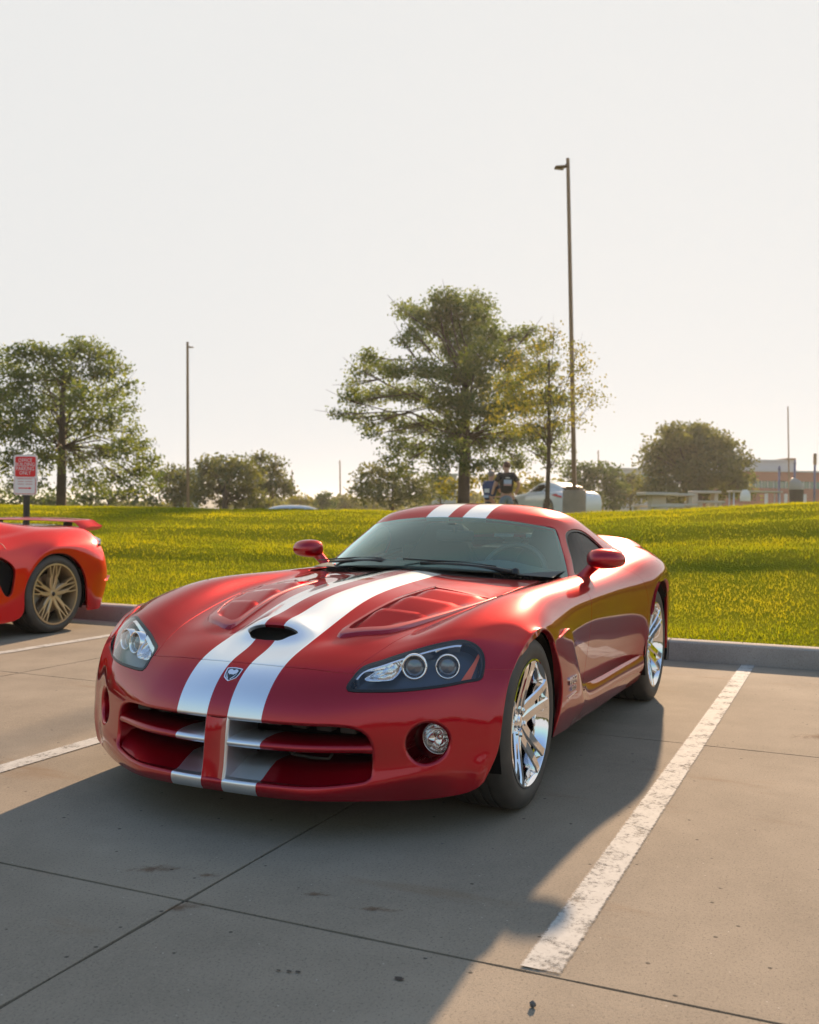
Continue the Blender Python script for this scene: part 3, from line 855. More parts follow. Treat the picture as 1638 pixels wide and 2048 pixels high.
tree('dense_shrub', 'low yellow-green shrub below the tallest oak, behind the people', 1000, 44.0, .3, [(960,965,22),(1000,960,22),(1040,965,22),(1075,970,20),(930,980,18),(980,990,24),(1030,990,24),(1080,990,20),(895,985,18),(900,965,14),(1110,975,16)], LEAF_LOCUST, .10, 44, .06, 18, 'trees beyond the bank', clump=.26)
for k, (px, d, bl, lab, lf) in enumerate((
    (1160, 70, [(1140,945,20),(1170,940,20),(1200,945,22),(1225,950,20),(1150,970,26),(1190,975,28),(1230,975,24),(1140,990,22),(1180,1000,22),(1225,1000,22)], 'dark dense tree behind the white coupe and the light pole', LEAF_DARK),
    (1262, 74, [(1250,960,16),(1270,965,16),(1258,980,20),(1280,990,18),(1250,1000,18)], 'olive tree between the dark trees and the round tree', LEAF_OLIVE),
    (350, 64, [(325,950,16),(345,945,18),(370,950,18),(330,970,20),(360,975,22),(385,975,18),(340,995,20),(375,1000,20)], 'olive tree left of the left light pole', LEAF_OLIVE),
    (40, 58, [(0,1000,22),(40,1000,22),(80,1000,22),(115,1000,20),(-40,1000,24),(-80,995,26)], 'dark hedge below the tree at the left edge', LEAF_DARK),
    (215, 60, [(160,1000,18),(190,995,20),(225,995,20),(260,995,20),(295,1000,18)], 'dark hedge between the left oak and the light pole', LEAF_DARK),
    (615, 110, [(590,1000,13),(610,998,12),(630,1003,12),(600,1012,12)], 'small green shrub beyond the silver car', LEAF_LOCUST),
    (645, 100, [(640,995,9),(650,990,8),(645,1005,13),(658,1008,10)], 'small dark green tree right of the silver car', LEAF_DARK),
    (690, 120, [(672,1003,12),(690,998,12),(708,1003,12),(680,1012,10),(700,1012,10)], 'pale distant shrub at the foot of a thin light pole', LEAF_OLIVE),
    (880, 66, [(860,960,14),(880,955,12),(870,980,20),(895,985,18),(850,995,14)], 'green shrub in front of a pale wall left of the big trunk', LEAF_DARK))):
    tree('far_tree', lab, px, float(d), .0, bl, lf, .14 if d < 90 else .2, 34 if d < 90 else 16, .1, 30 + k, 'trees beyond the bank', clump=.34, hollow=.4)
# a far wood that closes the view
P_, T_ = [], []
r_ = np.random.default_rng(77)
for k in range(150):
    px = -200 + k * 13.6; d = 150 + 20 * math.sin(k * 1.7)
    hpx = 1019 - (px - 819) * .0169 - 9 - 6 * (1 + math.sin(k * .61) * .6 + math.sin(k * 1.37) * .5)
    c = np.array(P3(px, hpx, d)); n = 90
    v = r_.normal(size=(n, 3)); v /= np.linalg.norm(v, axis=1)[:, None]
    p = c + v * r_.uniform(.5, 1.0, (n, 1)) * [1.6, 1.6, 1.3] - [0, 0, .4]
    lo = c - [0, 0, 2.2] + r_.uniform(-1, 1, (60, 3)) * [1.6, 1.6, 1.9]
    p = np.concatenate([p, lo]); n = len(p)
    a = r_.normal(size=(n, 3)); a /= np.linalg.norm(a, axis=1)[:, None]
    b = r_.normal(size=(n, 3)); b -= a * (a * b).sum(1)[:, None]; b /= np.linalg.norm(b, axis=1)[:, None]
    s = .42 * r_.uniform(.6, 1.2, (n, 1))
    P_.append(np.stack([p - a * s, p + b * s * .7, p + a * s, p - b * s * .7], 1)); T_.append(np.clip(r_.normal(.5, .2, n), 0, 1))
for k in range(110):                                  # the same belt closes round behind the viewpoint, past the rest of the car park
    a = math.pi * (-.62 + 1.15 * k / 109); d = 62 + 6 * math.sin(k * 1.3)
    hh = 4.2 + 2.2 * math.sin(k * .53) + 1.3 * math.sin(k * 1.7)
    c = np.array([CAM.x + d * math.cos(a), CAM.y + d * math.sin(a), hh * .42]); n = 900
    p = c + np.clip(r_.normal(size=(n, 3)), -1.7, 1.7) * [1.4, 1.4, .30 * hh]
    a_ = r_.normal(size=(n, 3)); a_ /= np.linalg.norm(a_, axis=1)[:, None]
    b_ = r_.normal(size=(n, 3)); b_ -= a_ * (a_ * b_).sum(1)[:, None]; b_ /= np.linalg.norm(b_, axis=1)[:, None]
    s = .24 * r_.uniform(.6, 1.2, (n, 1))
    P_.append(np.stack([p - a_ * s, p + b_ * s * .7, p + a_ * s, p - b_ * s * .7], 1)); T_.append(np.clip(r_.normal(.4, .2, n), 0, 1))
FW = fast_quads('far_wood', np.concatenate(P_), LEAF_OLIVE, attr=np.concatenate(T_)); tag(FW, 'far belt of trees along the horizon', 'trees', kind='stuff')
# ---------------------------------------------------------------- light poles, sign, buildings, tables
POLE_M = simple('bronze_pole_paint', (.20, .125, .065), .45, .2, noise_amt=.2, noise_scale=8)
PIER_M = concrete_mat('pier_concrete', (.30, .26, .22), stains=False)
LAMP_M = simple('luminaire_bronze', (.16, .10, .055), .4, .2)
def light_pole(px_b, py_b, px_t, py_t, dist, w, label, pier=False, side=-1, arm=True):
    """square steel pole; foot and head given by where they show at 'dist'."""
    a = P3(px_b, py_b, dist); b = P3(px_t, py_t, dist)
    root = empty('light_pole', a); tag(root, label, 'light pole', 'car park light poles')
    ax = (b - a)
    bm = bmesh.new()
    n = 4; q = [(w / 2, w / 2), (-w / 2, w / 2), (-w / 2, -w / 2), (w / 2, -w / 2)]
    for t0, t1, s0, s1 in ((0, 1, 1.0, .72),):
        lo = [bm.verts.new(ax * t0 + Vector((x * s0, y * s0, 0))) for x, y in q]; hi = [bm.verts.new(ax * t1 + Vector((x * s1, y * s1, 0))) for x, y in q]
        for k in range(4): bm.faces.new((lo[k], lo[(k + 1) % 4], hi[(k + 1) % 4], hi[k]))
        bm.faces.new(hi)
    bm_obj('pole_shaft', bm, POLE_M, root)
    if arm:
        L = .30; r = Vector((_r.x, _r.y, 0)) * side
        bm = bmesh.new()
        c0 = ax + Vector((0, 0, -w * 1.6))
        add_tube(bm, [c0, c0 + r * L * .25 + Vector((0, 0, -.05)), c0 + r * L * .45 + Vector((0, 0, -.06))], [.06, .04, .035], 8)
        bm_obj('lamp_arm', bm, LAMP_M, root, smooth=True)
        bm = bmesh.new()
        f = _d.copy(); f.z = 0; f.normalize()
        c1 = c0 + r * L * .72 + Vector((0, 0, -.075))
        rot = Matrix((r, f, Vector((0, 0, 1)))).transposed()
        v = add_box(bm, c1, (L * .8, .26, .07), rot, .02)
        for vv in bm.verts:
            if (vv.co - c1).dot(r) > L * .2: vv.co.z += -.02 if vv.co.z > c1.z else .02
        bm_obj('lamp_head', bm, LAMP_M, root)
    if pier:
        bm = bmesh.new(); add_lathe(bm, [(.30, -1.3), (.30, -.012), (.288, 0.0), (.0005, 0.0)], 32, (0, 0, -.075), 'z'); bm_obj('concrete_pier', bm, PIER_M, root, angle=40)
        bm = bmesh.new(); add_box(bm, (0, 0, -.02), (.36, .36, .10), bevel=.02); bm_obj('base_cover', bm, POLE_M, root)
    return root
light_pole(1148, 975, 1123.5, 317, 26.0, .105, 'tall bronze light pole on a round concrete pier by the white coupe', pier=True)
light_pole(376, 1030, 369.5, 684, 55.0, .13, 'light pole rising alone right of the left oak tree', side=1)
light_pole(681, 1022, 678, 921, 180.0, .24, 'thin distant light pole left of the spreading tree', side=-1)
light_pole(1197, 1010, 1194.5, 901, 170.0, .23, 'thin distant light pole right of the tall bronze pole', side=-1)
light_pole(1578, 1000, 1572, 813, 98.0, .15, 'light pole standing in front of the brick building', side=-1, arm=False)
light_pole(551, 1012, 549, 906, 165.0, .22, 'distant light pole peeping above the two-headed tree', side=-1)
light_pole(585, 1012, 582.5, 940, 230.0, .28, 'shortest distant light pole, right of the two-headed tree', side=-1)

# parking sign
sp = ground_at(53, 12.0)
SIGN = empty('parking_sign', (sp[0], sp[1], bank_z(sp[0], sp[1]))); tag(SIGN, 'red and white office building parking sign on a black post', 'sign')
_gz = SIGN.location.z
_t = height_at(53, 910, 12.0) - _gz; _b = height_at(53, 990, 12.0) - _gz
POST_M = simple('black_post', (.015, .015, .016), .4)
bm = bmesh.new(); add_box(bm, (0, 0, (_t - .05) / 2 - .1), (.055, .055, _t - .05 + .2), bevel=.004); bm_obj('post', bm, POST_M, SIGN)
face_dir = Vector((CAM.x - sp[0], CAM.y - sp[1], 0)).normalized()
ang = math.atan2(face_dir.y, face_dir.x) + rad(-33)
def sign_plate(name, w, h, z, d, r, mat, parent):
    pts = []
    for cx, cz, a0 in ((w / 2 - r, h / 2 - r, 0), (-w / 2 + r, h / 2 - r, 90), (-w / 2 + r, -h / 2 + r, 180), (w / 2 - r, -h / 2 + r, 270)):
        for k in range(5):
            a = rad(a0 + k * 22.5); pts.append((cx + r * math.cos(a), cz + r * math.sin(a)))
    bm = bmesh.new()
    fr = [bm.verts.new((d, x, z + y)) for x, y in pts]; bk = [bm.verts.new((d - .003, x, z + y)) for x, y in pts]
    bm.faces.new(fr); bm.faces.new(bk[::-1])
    for k in range(len(pts)): bm.faces.new((fr[k], bk[k], bk[(k + 1) % len(pts)], fr[(k + 1) % len(pts)]))
    o = bm_obj(name, bm, mat, parent); o.rotation_euler = (0, 0, ang); return o
SW = simple('sign_white', (.78, .76, .75), .45); SR = simple('sign_red', (.72, .012, .018), .45)
_h = _t - _b; _w = _h * .655; _zc = (_t + _b) / 2
PL = sign_plate('sign_panel', _w, _h, _zc, .034, .035, SW, SIGN)
sign_plate('red_field', _w * .86, _h * .50, _zc + _h * .205, .0385, .02, SR, PL).rotation_euler = (0, 0, 0)
sign_plate('red_border', _w * .90, _h * .40, _zc - _h * .275, .0375, .025, SR, PL).rotation_euler = (0, 0, 0)
sign_plate('white_field', _w * .87, _h * .385, _zc - _h * .272, .0415, .022, SW, PL).rotation_euler = (0, 0, 0)
for txt, dz, sz, mt in (('OFFICE', .36, .094, SW), ('BUILDING', .255, .094, SW), ('PARKING', .15, .094, SW), ('ONLY', .045, .094, SW)):
    o = text_mesh('lettering', txt, _h * sz * 1.4, mt, PL, extrude=.0005, sx=.92)
    o.rotation_euler = (rad(90), 0, rad(90)); o.location = (.0425, 0, _zc + _h * dz)
for k, dz in enumerate((-.10, -.165, -.23)):
    # rows of small print, too faded to read
    for x0, wd in ((-.30, .26), (.02, .30)) if k else ((-.32, .62),):
        bm = bmesh.new(); add_box(bm, (.0425, (x0 + wd / 2) * _w, _zc + _h * dz), (.001, wd * _w, _h * .022)); bm_obj('faded_print', bm, simple('faded_red', (.62, .38, .37), .5), PL)
bm = bmesh.new()
for pts in ([(-.27, -.008), (.18, -.008), (.18, -.026), (.29, 0.004), (.18, .034), (.18, .016), (-.27, .016)],):
    v = [bm.verts.new((.0428, x * _w, _zc - _h * .335 + y * _h)) for x, y in pts]; bm.faces.new(v)
bm_obj('arrow', bm, SR, PL)

# buildings
BRICK = simple('red_brick', (.30, .11, .075), .8, noise_amt=.12, noise_scale=3)
CLAD = simple('grey_cladding', (.42, .43, .45), .6, noise_amt=.05, noise_scale=2)
TEAL = simple('teal_window_glass', (.05, .17, .15), .12, coat=.5)
FRAME = simple('pale_column_paint', (.55, .56, .60), .5)
BLUE = simple('blue_post_paint', (.05, .07, .17), .5)
BD = 110.0
b0 = P3(1470, 1010, BD); bx = Vector((_r.x, _r.y, 0)); by = Vector((_d.x, _d.y, 0))
bang = math.atan2(bx.y, bx.x)
BLD = empty('brick_building', (b0.x, b0.y, -.6), bang); tag(BLD, 'long red brick building with a teal window band at the right edge', 'building')
ppm = 2010.29 / BD
zt = lambda py: height_at(1560, py, BD) + .6
def bbox(name, px0, px1, z0, z1, d0, d1, mat, parent=BLD, bev=0):
    bm = bmesh.new(); x0, x1 = (px0 - 1470) / ppm, (px1 - 1470) / ppm
    add_box(bm, ((x0 + x1) / 2, (d0 + d1) / 2, (z0 + z1) / 2), (x1 - x0, d1 - d0, z1 - z0), bevel=bev); return bm_obj(name, bm, mat, parent)
wl = bbox('wall', 1470, 2050, 0, zt(977), 0, 22, BRICK)
bbox('wall', 1470, 2050, zt(962), zt(944), 0, 22, BRICK)
bbox('parapet', 1468, 2052, zt(944) + .002, zt(941), -.15, 22.15, CLAD)
bbox('upper_storey', 1480, 1614, zt(941) + .003, zt(919), 4, 18, CLAD)
bbox('roof_edge', 1478, 1616, zt(919) + .003, zt(916), 3.8, 18.2, CLAD)
bbox('stair_block', 1596, 1615, zt(916) + .004, zt(912), 3.6, 12, POLE_M)
bbox('window_back', 1470, 2050, zt(977) + .002, zt(962) - .002, .25, 21, simple('dark_room', (.02, .035, .035), .5))
k = 0
for px in range(1475, 2040, 12):
    w = bbox('window', px, px + 10.8, zt(976.5), zt(962.5), .08, .14, TEAL)
    bbox('window_mullion', px + 10.9, px + 11.9, zt(976.7), zt(962.3), .02, .12, FRAME)
for px in (1532, 1571, 1609, 1650, 1690):
    a = P3(px, 1003, 88); bm = bmesh.new(); add_box(bm, (0, 0, 1.45), (.26, .26, 3.3)); o = bm_obj('column', bm, FRAME); o.location = (a.x, a.y, .0)
    tag(o, {1532: 'pale square column left of the thin light pole, by the brick building', 1571: 'pale square column just left of the litter bin', 1609: 'pale square column right of the litter bin', 1650: 'pale square column outside the right edge', 1690: 'pale square column farther outside the right edge'}[px], 'column', 'columns before the brick building')
for px, top, lab in ((1557, 932, 'blue post left of the litter bin'), (1588, 920, 'tall blue post above the litter bin'), (1628, 912, 'tallest blue post with a dark sign at the right edge')):
    a = P3(px, 1000, 80); zz = height_at(px, top, 80.0)
    root = empty('blue_post', (a.x, a.y, 0)); tag(root, lab, 'post', 'blue posts before the brick building')
    bm = bmesh.new(); add_tube(bm, [(0, 0, 0), (0, 0, zz)], .09, 10); bm_obj('shaft', bm, BLUE, root, smooth=True)
    bm = bmesh.new(); add_box(bm, (0, 0, zz - .25), (.26, .26, .9) if px == 1628 else (.2, .2, .2), bevel=.03); bm_obj('cap', bm, POLE_M if px == 1628 else BLUE, root)
for (p0, p1, py0, py1, d, lab) in ((352, 398, 941, 1010, 95, 'pale flat-roofed building behind the tree left of the light pole'), (868, 912, 950, 1010, 92, 'pale building corner behind the tallest oak'), (1240, 1330, 939, 1005, 120, 'grey flat roof between the dark trees and the round tree')):
    a = P3((p0 + p1) / 2, 1000, d); pm = 2010.29 / d
    root = empty('far_building', (a.x, a.y, -.5), bang); tag(root, lab, 'building', 'pale buildings behind the trees')
    h = height_at((p0 + p1) / 2, py0, float(d)) + .5; w = (p1 - p0) / pm
    bm = bmesh.new(); add_box(bm, (0, 5, h / 2), (w, 10, h)); bm_obj('wall', bm, CLAD, root)
    bm = bmesh.new(); add_box(bm, (0, 5, h + .08), (w + .3, 10.3, .16)); bm_obj('roof', bm, FRAME, root)
    for q in range(3):
        bm = bmesh.new(); add_box(bm, (w * (q - 1) * .3, -.02, h - .9), (w * .2, .06, .7)); bm_obj('window', bm, TEAL, root)

# picnic tables, bench, bin
TABLE_M = simple('pale_concrete_top', (.50, .46, .41), .7, noise_amt=.1, noise_scale=4)
def picnic(px, d, top_py, w, label, rot, legs=1):
    x, y = ground_at(px, d); gz = bank_z(x, y); tz = height_at(px, top_py, d) - gz
    root = empty('picnic_table', (x, y, gz), bang + rad(rot)); tag(root, label, 'picnic table', 'picnic tables on the lawn')
    bm = bmesh.new(); add_box(bm, (0, 0, tz - .035), (w, .75, .07), bevel=.012); bm_obj('table_top', bm, TABLE_M, root)
    if legs == 1:
        bm = bmesh.new(); add_box(bm, (0, 0, (tz - .07) / 2 - .1), (.34, .34, tz - .07 + .2), bevel=.02); bm_obj('pedestal', bm, TABLE_M, root)
    else:
        for s in (-1, 1):
            bm = bmesh.new(); add_box(bm, (s * w * .36, 0, (tz - .07) / 2 - .1), (.10, .5, tz - .07 + .2), bevel=.01); bm_obj('leg', bm, TABLE_M, root)
    for s in (-1, 1):
        bm = bmesh.new(); add_box(bm, (0, s * .68, tz - .33), (w, .26, .06), bevel=.01); se = bm_obj('bench_seat', bm, TABLE_M, root)
        for q in (-1, 1):
            bm = bmesh.new(); add_box(bm, (q * w * .34, s * .68, (tz - .36) / 2 - .1), (.08, .2, tz - .36 + .2)); bm_obj('seat_leg', bm, TABLE_M, se)
picnic(1313, 24.0, 985, .78, 'square concrete picnic table nearest the round tree', 4)
picnic(1352, 29.0, 987, 1.0, 'middle picnic table, partly behind the square one', -8, 2)
picnic(1408, 30.0, 982, .82, 'picnic table farthest right of the three by the round tree', -3, 2)
x, y = ground_at(1508, 27.0); gz = bank_z(x, y)
root = empty('long_table', (x, y, gz), bang + rad(-3)); tag(root, 'long narrow table on thin legs near the brick building', 'table')
tz = height_at(1508, 982, 27.0) - gz
bm = bmesh.new(); add_box(bm, (0, 0, tz - .02), (1.32, .6, .04), bevel=.008); bm_obj('table_top', bm, TABLE_M, root)
for q in (-1, 1):
    for s in (-1, 1):
        bm = bmesh.new(); add_tube(bm, [(q * .60, s * .22, -.1), (q * .60, s * .22, tz - .04)], .018, 8); bm_obj('leg', bm, FRAME, root, smooth=True)
JUG = simple('white_plastic', (.75, .72, .68), .5)
x, y = ground_at(1490, 26.0); gz = bank_z(x, y)
bm = bmesh.new(); add_lathe(bm, [(.0005, .29), (.06, .29), (.075, .26), (.12, .20), (.135, .10), (.13, 0), (.0005, 0)], 16, (0, 0, 0), 'z'); o = bm_obj('white_bucket', bm, JUG, angle=40)
o.location = (x, y, height_at(1490, 1002, 26.0)); tag(o, 'white plastic bucket under the long narrow table', 'bucket')
bm = bmesh.new(); 
x, y = ground_at(1592, 24.0); gz = height_at(1592, 996, 24.0)
root = empty('litter_bin', (x, y, gz - .35)); tag(root, 'round stone litter bin with a slanted hood', 'litter bin')
BIN_M = simple('pebble_concrete', (.16, .12, .10), .85, noise_amt=.4, noise_scale=40); HOOD_M = simple('bin_hood', (.42, .36, .31), .5)
bm = bmesh.new(); add_lathe(bm, [(.0005, 0), (.155, 0), (.16, .52), (.165, .545), (.15, .55), (.0005, .55)], 24, (0, 0, 0), 'z'); bm_obj('bin_body', bm, BIN_M, root, angle=40)
bm = bmesh.new(); rg = add_lathe(bm, [(.17, .55), (.17, .60), (.15, .68), (.10, .74), (.0005, .76)], 24, (0, 0, 0), 'z')
for v in bm.verts:
    t = (v.co.z - .55) / .21; v.co.z += .05 * t - t * .5 * (v.co.x * _r.x + v.co.y * _r.y)
bm_obj('bin_hood', bm, HOOD_M, root, smooth=True)
# ---------------------------------------------------------------- the striped sports car
# frame: x forward, y to the car's left, z up; origin on the ground below the front axle
VIPER = empty('sports_car', (0, 0, 0))
tag(VIPER, 'dark red sports coupe with two wide silver racing stripes, parked nose out', 'car')

# (rows front-bottom to tail, columns centre to side)
_R = [
 # c0              c1               c2                c3               c4               c5               c6               c7               c8               c9               c10
 [(.790,0,.150),(.789,.09,.150),(.783,.178,.149),(.765,.30,.148),(.715,.43,.147),(.600,.60,.142),(.515,.71,.142),(.455,.793,.153),(.432,.832,.166),(.417,.852,.18),(.407,.866,.195)],
 [(.806,0,.180),(.805,.09,.180),(.798,.178,.180),(.778,.30,.181),(.727,.43,.185),(.622,.60,.205),(.545,.71,.222),(.460,.80,.236),(.424,.855,.243),(.400,.879,.252),(.388,.892,.260)],
 [(.795,0,.240),(.794,.09,.240),(.786,.178,.240),(.762,.30,.240),(.710,.43,.241),(.614,.60,.255),(.540,.71,.270),(.458,.80,.285),(.409,.863,.298),(.384,.892,.305),(.371,.905,.31)],
 [(.788,0,.330),(.787,.09,.330),(.779,.178,.330),(.755,.30,.330),(.704,.43,.330),(.612,.60,.335),(.538,.71,.345),(.456,.80,.355),(.404,.866,.36),(.376,.897,.365),(.362,.911,.37)],
 [(.776,0,.410),(.775,.09,.410),(.768,.178,.411),(.745,.30,.410),(.697,.43,.409),(.607,.60,.415),(.531,.71,.423),(.448,.80,.431),(.393,.866,.435),(.362,.899,.438),(.345,.914,.44)],
 [(.735,0,.490),(.734,.09,.490),(.727,.178,.488),(.705,.30,.486),(.662,.43,.483),(.583,.60,.487),(.506,.71,.497),(.420,.803,.505),(.362,.866,.508),(.332,.899,.51),(.316,.916,.512)],
 [(.630,0,.576),(.629,.09,.576),(.623,.178,.574),(.607,.30,.571),(.577,.432,.563),(.515,.60,.566),(.440,.715,.575),(.362,.810,.577),(.307,.872,.576),(.280,.905,.575),(.266,.920,.575)],
 [(.475,0,.636),(.474,.09,.634),(.465,.178,.630),(.452,.32,.629),(.450,.463,.619),(.402,.61,.648),(.330,.728,.667),(.258,.825,.658),(.205,.885,.648),(.180,.915,.645),(.168,.928,.648)],
 [(.395,0,.700),(.395,.09,.694),(.388,.178,.650),(.385,.325,.648),(.390,.476,.638),(.345,.617,.672),(.270,.732,.692),(.200,.830,.683),(.150,.891,.671),(.127,.920,.667),(.117,.931,.669)],
 [(.310,0,.722),(.309,.09,.714),(.307,.178,.673),(.315,.33,.666),(.330,.488,.655),(.285,.625,.694),(.205,.735,.713),(.140,.835,.705),(.095,.897,.692),(.072,.924,.688),(.062,.934,.690)],
 [(.146,0,.759),(.146,.09,.751),(.146,.178,.719),(.155,.35,.700),(.180,.517,.684),(.140,.638,.731),(.065,.742,.750),(.010,.845,.740),(-.030,.908,.715),(-.045,.930,.701),(-.050,.936,.694)],
 [(-.070,0,.793),(-.070,.09,.787),(-.070,.178,.769),(-.070,.38,.744),(-.060,.561,.720),(-.085,.655,.766),(-.130,.745,.786),(-.170,.852,.768),(-.195,.918,.715),(-.205,.934,.665),(-.208,.936,.636)],
 [(-.336,0,.815),(-.336,.09,.812),(-.336,.178,.799),(-.335,.40,.777),(-.330,.598,.752),(-.335,.675,.790),(-.350,.752,.806),(-.355,.855,.778),(-.357,.918,.690),(-.352,.930,.560),(-.345,.925,.455)],
 [(-.638,0,.834),(-.638,.09,.831),(-.638,.178,.818),(-.638,.41,.799),(-.638,.609,.778),(-.638,.680,.803),(-.638,.760,.810),(-.638,.855,.779),(-.638,.905,.680),(-.620,.893,.45),(-.560,.862,.24)],
 [(-.950,0,.846),(-.950,.09,.843),(-.950,.178,.832),(-.950,.42,.816),(-.950,.620,.800),(-.950,.695,.811),(-.950,.770,.809),(-.950,.855,.778),(-.950,.897,.685),(-.950,.872,.43),(-.950,.845,.22)],
 [(-1.30,0,.845),(-1.30,.09,.842),(-1.30,.178,.834),(-1.30,.42,.825),(-1.30,.630,.818),(-1.30,.700,.818),(-1.30,.780,.812),(-1.30,.860,.782),(-1.30,.900,.69),(-1.30,.868,.42),(-1.30,.840,.21)],
 [(-1.70,0,.845),(-1.70,.09,.842),(-1.70,.178,.838),(-1.70,.42,.835),(-1.70,.640,.832),(-1.70,.705,.830),(-1.70,.790,.824),(-1.70,.868,.794),(-1.70,.912,.70),(-1.70,.878,.42),(-1.70,.840,.20)],
 [(-2.02,0,.87),(-2.02,.09,.868),(-2.02,.178,.865),(-2.02,.42,.862),(-2.02,.640,.858),(-2.02,.715,.856),(-2.02,.800,.848),(-2.02,.880,.815),(-2.02,.935,.72),(-2.02,.912,.43),(-2.02,.865,.19)],
 [(-2.18,0,.895),(-2.18,.09,.892),(-2.18,.178,.888),(-2.18,.42,.884),(-2.18,.640,.878),(-2.18,.715,.875),(-2.18,.806,.866),(-2.17,.890,.832),(-2.16,.946,.735),(-2.14,.940,.48),(-2.135,.925,.27)],
 [(-2.35,0,.915),(-2.35,.09,.913),(-2.35,.178,.910),(-2.35,.42,.905),(-2.35,.640,.897),(-2.35,.718,.892),(-2.35,.812,.880),(-2.335,.898,.847),(-2.31,.953,.775),(-2.275,.957,.68),(-2.262,.952,.637)],
 [(-2.58,0,.935),(-2.58,.09,.933),(-2.58,.178,.930),(-2.58,.42,.924),(-2.58,.635,.912),(-2.58,.715,.905),(-2.58,.812,.889),(-2.56,.899,.857),(-2.55,.953,.80),(-2.53,.960,.75),(-2.52,.955,.732)],
 [(-2.82,0,.95),(-2.82,.09,.948),(-2.82,.178,.945),(-2.82,.42,.938),(-2.82,.620,.924),(-2.82,.700,.914),(-2.82,.800,.893),(-2.80,.888,.855),(-2.78,.944,.785),(-2.755,.953,.69),(-2.745,.948,.652)],
 [(-3.05,0,.962),(-3.05,.09,.960),(-3.05,.178,.957),(-3.05,.42,.950),(-3.05,.595,.937),(-3.05,.670,.923),(-3.05,.770,.897),(-3.03,.860,.845),(-2.98,.922,.745),(-2.91,.940,.50),(-2.885,.930,.28)],
 [(-3.30,0,.978),(-3.30,.09,.976),(-3.30,.178,.973),(-3.30,.42,.965),(-3.30,.570,.951),(-3.30,.640,.930),(-3.28,.730,.890),(-3.26,.815,.825),(-3.22,.870,.70),(-3.14,.885,.46),(-3.08,.875,.25)],
 [(-3.50,0,.995),(-3.50,.09,.993),(-3.495,.178,.990),(-3.48,.42,.978),(-3.46,.560,.955),(-3.45,.620,.925),(-3.43,.690,.870),(-3.41,.765,.79),(-3.37,.815,.66),(-3.30,.830,.44),(-3.24,.82,.25)],
 [(-3.555,0,.90),(-3.555,.09,.90),(-3.55,.178,.90),(-3.53,.42,.89),(-3.51,.55,.87),(-3.50,.61,.84),(-3.48,.67,.78),(-3.46,.735,.70),(-3.43,.775,.58),(-3.38,.785,.40),(-3.34,.775,.25)],
 [(-3.565,0,.60),(-3.565,.09,.60),(-3.56,.178,.60),(-3.54,.42,.59),(-3.52,.55,.58),(-3.51,.60,.56),(-3.49,.655,.52),(-3.475,.70,.47),(-3.45,.735,.41),(-3.41,.74,.33),(-3.38,.73,.24)],
 [(-3.50,0,.26),(-3.50,.09,.26),(-3.49,.178,.26),(-3.47,.42,.26),(-3.46,.55,.26),(-3.45,.60,.26),(-3.44,.64,.26),(-3.43,.67,.26),(-3.42,.69,.25),(-3.40,.70,.24),(-3.38,.69,.22)],
]
_G = np.array(_R)
_full = np.concatenate([(_G * [1, -1, 1])[:, :0:-1], _G], axis=1)         # 21 columns, centre = 10
_nu = [4, 5, 6, 6, 8, 9, 10, 7, 7, 9, 10, 10, 10, 10, 10, 10, 8, 6, 6, 7, 7, 7, 7, 6, 5, 6, 5]
_nvh = [5, 5, 7, 8, 10, 9, 8, 7, 6, 5]
_D, _iu, _iv = surf_grid(_full, _nu, _nvh[::-1] + _nvh)
_sm = smooth_grid(_D, 3)
_w = sstep(5.2, 6.5, _iu)[:, None, None]                                # keep the lip crisp, relax the rest
_D[1:-1, 1:-1] = (_D * (1 - _w) + _sm * _w)[1:-1, 1:-1]
BODY = Surf.grid(_D, _iu, _iv, flip=True)
BODY.U[:, 1] -= 10
# ==== PANELS
# panels cut from the body surface
_bx, _by, _bz = BODY.P[:, 0], BODY.P[:, 1], BODY.P[:, 2]
LAMP = np.array([(.450,.586),(.50,.606),(.55,.626),(.60,.643),(.65,.659),(.695,.670),(.735,.676),(.770,.669),(.797,.655),(.820,.632),(.834,.602),(.840,.570),(.836,.543),(.795,.535),(.75,.526),(.70,.519),(.605,.510),(.52,.507),(.46,.507),(.437,.512),(.430,.525),(.434,.545)])
LAMP = smooth_poly(LAMP, 4)
GRILLE_R = [(0,.412),(.15,.412),(.30,.411),(.42,.410),(.475,.405),(.512,.393),(.536,.373),(.550,.345),(.556,.31),(.557,.26),(.555,.228),(.548,.212),(.53,.203),(.50,.198),(.43,.191),(.30,.187),(.15,.186),(0,.186)]
GRILLE = np.array(GRILLE_R + [(-a, b) for a, b in GRILLE_R[-2:0:-1]])
FOG = np.array([(.706 + .072 * math.cos(a), .340 + .082 * math.sin(a)) for a in np.linspace(0, 2 * math.pi, 40, endpoint=False)])

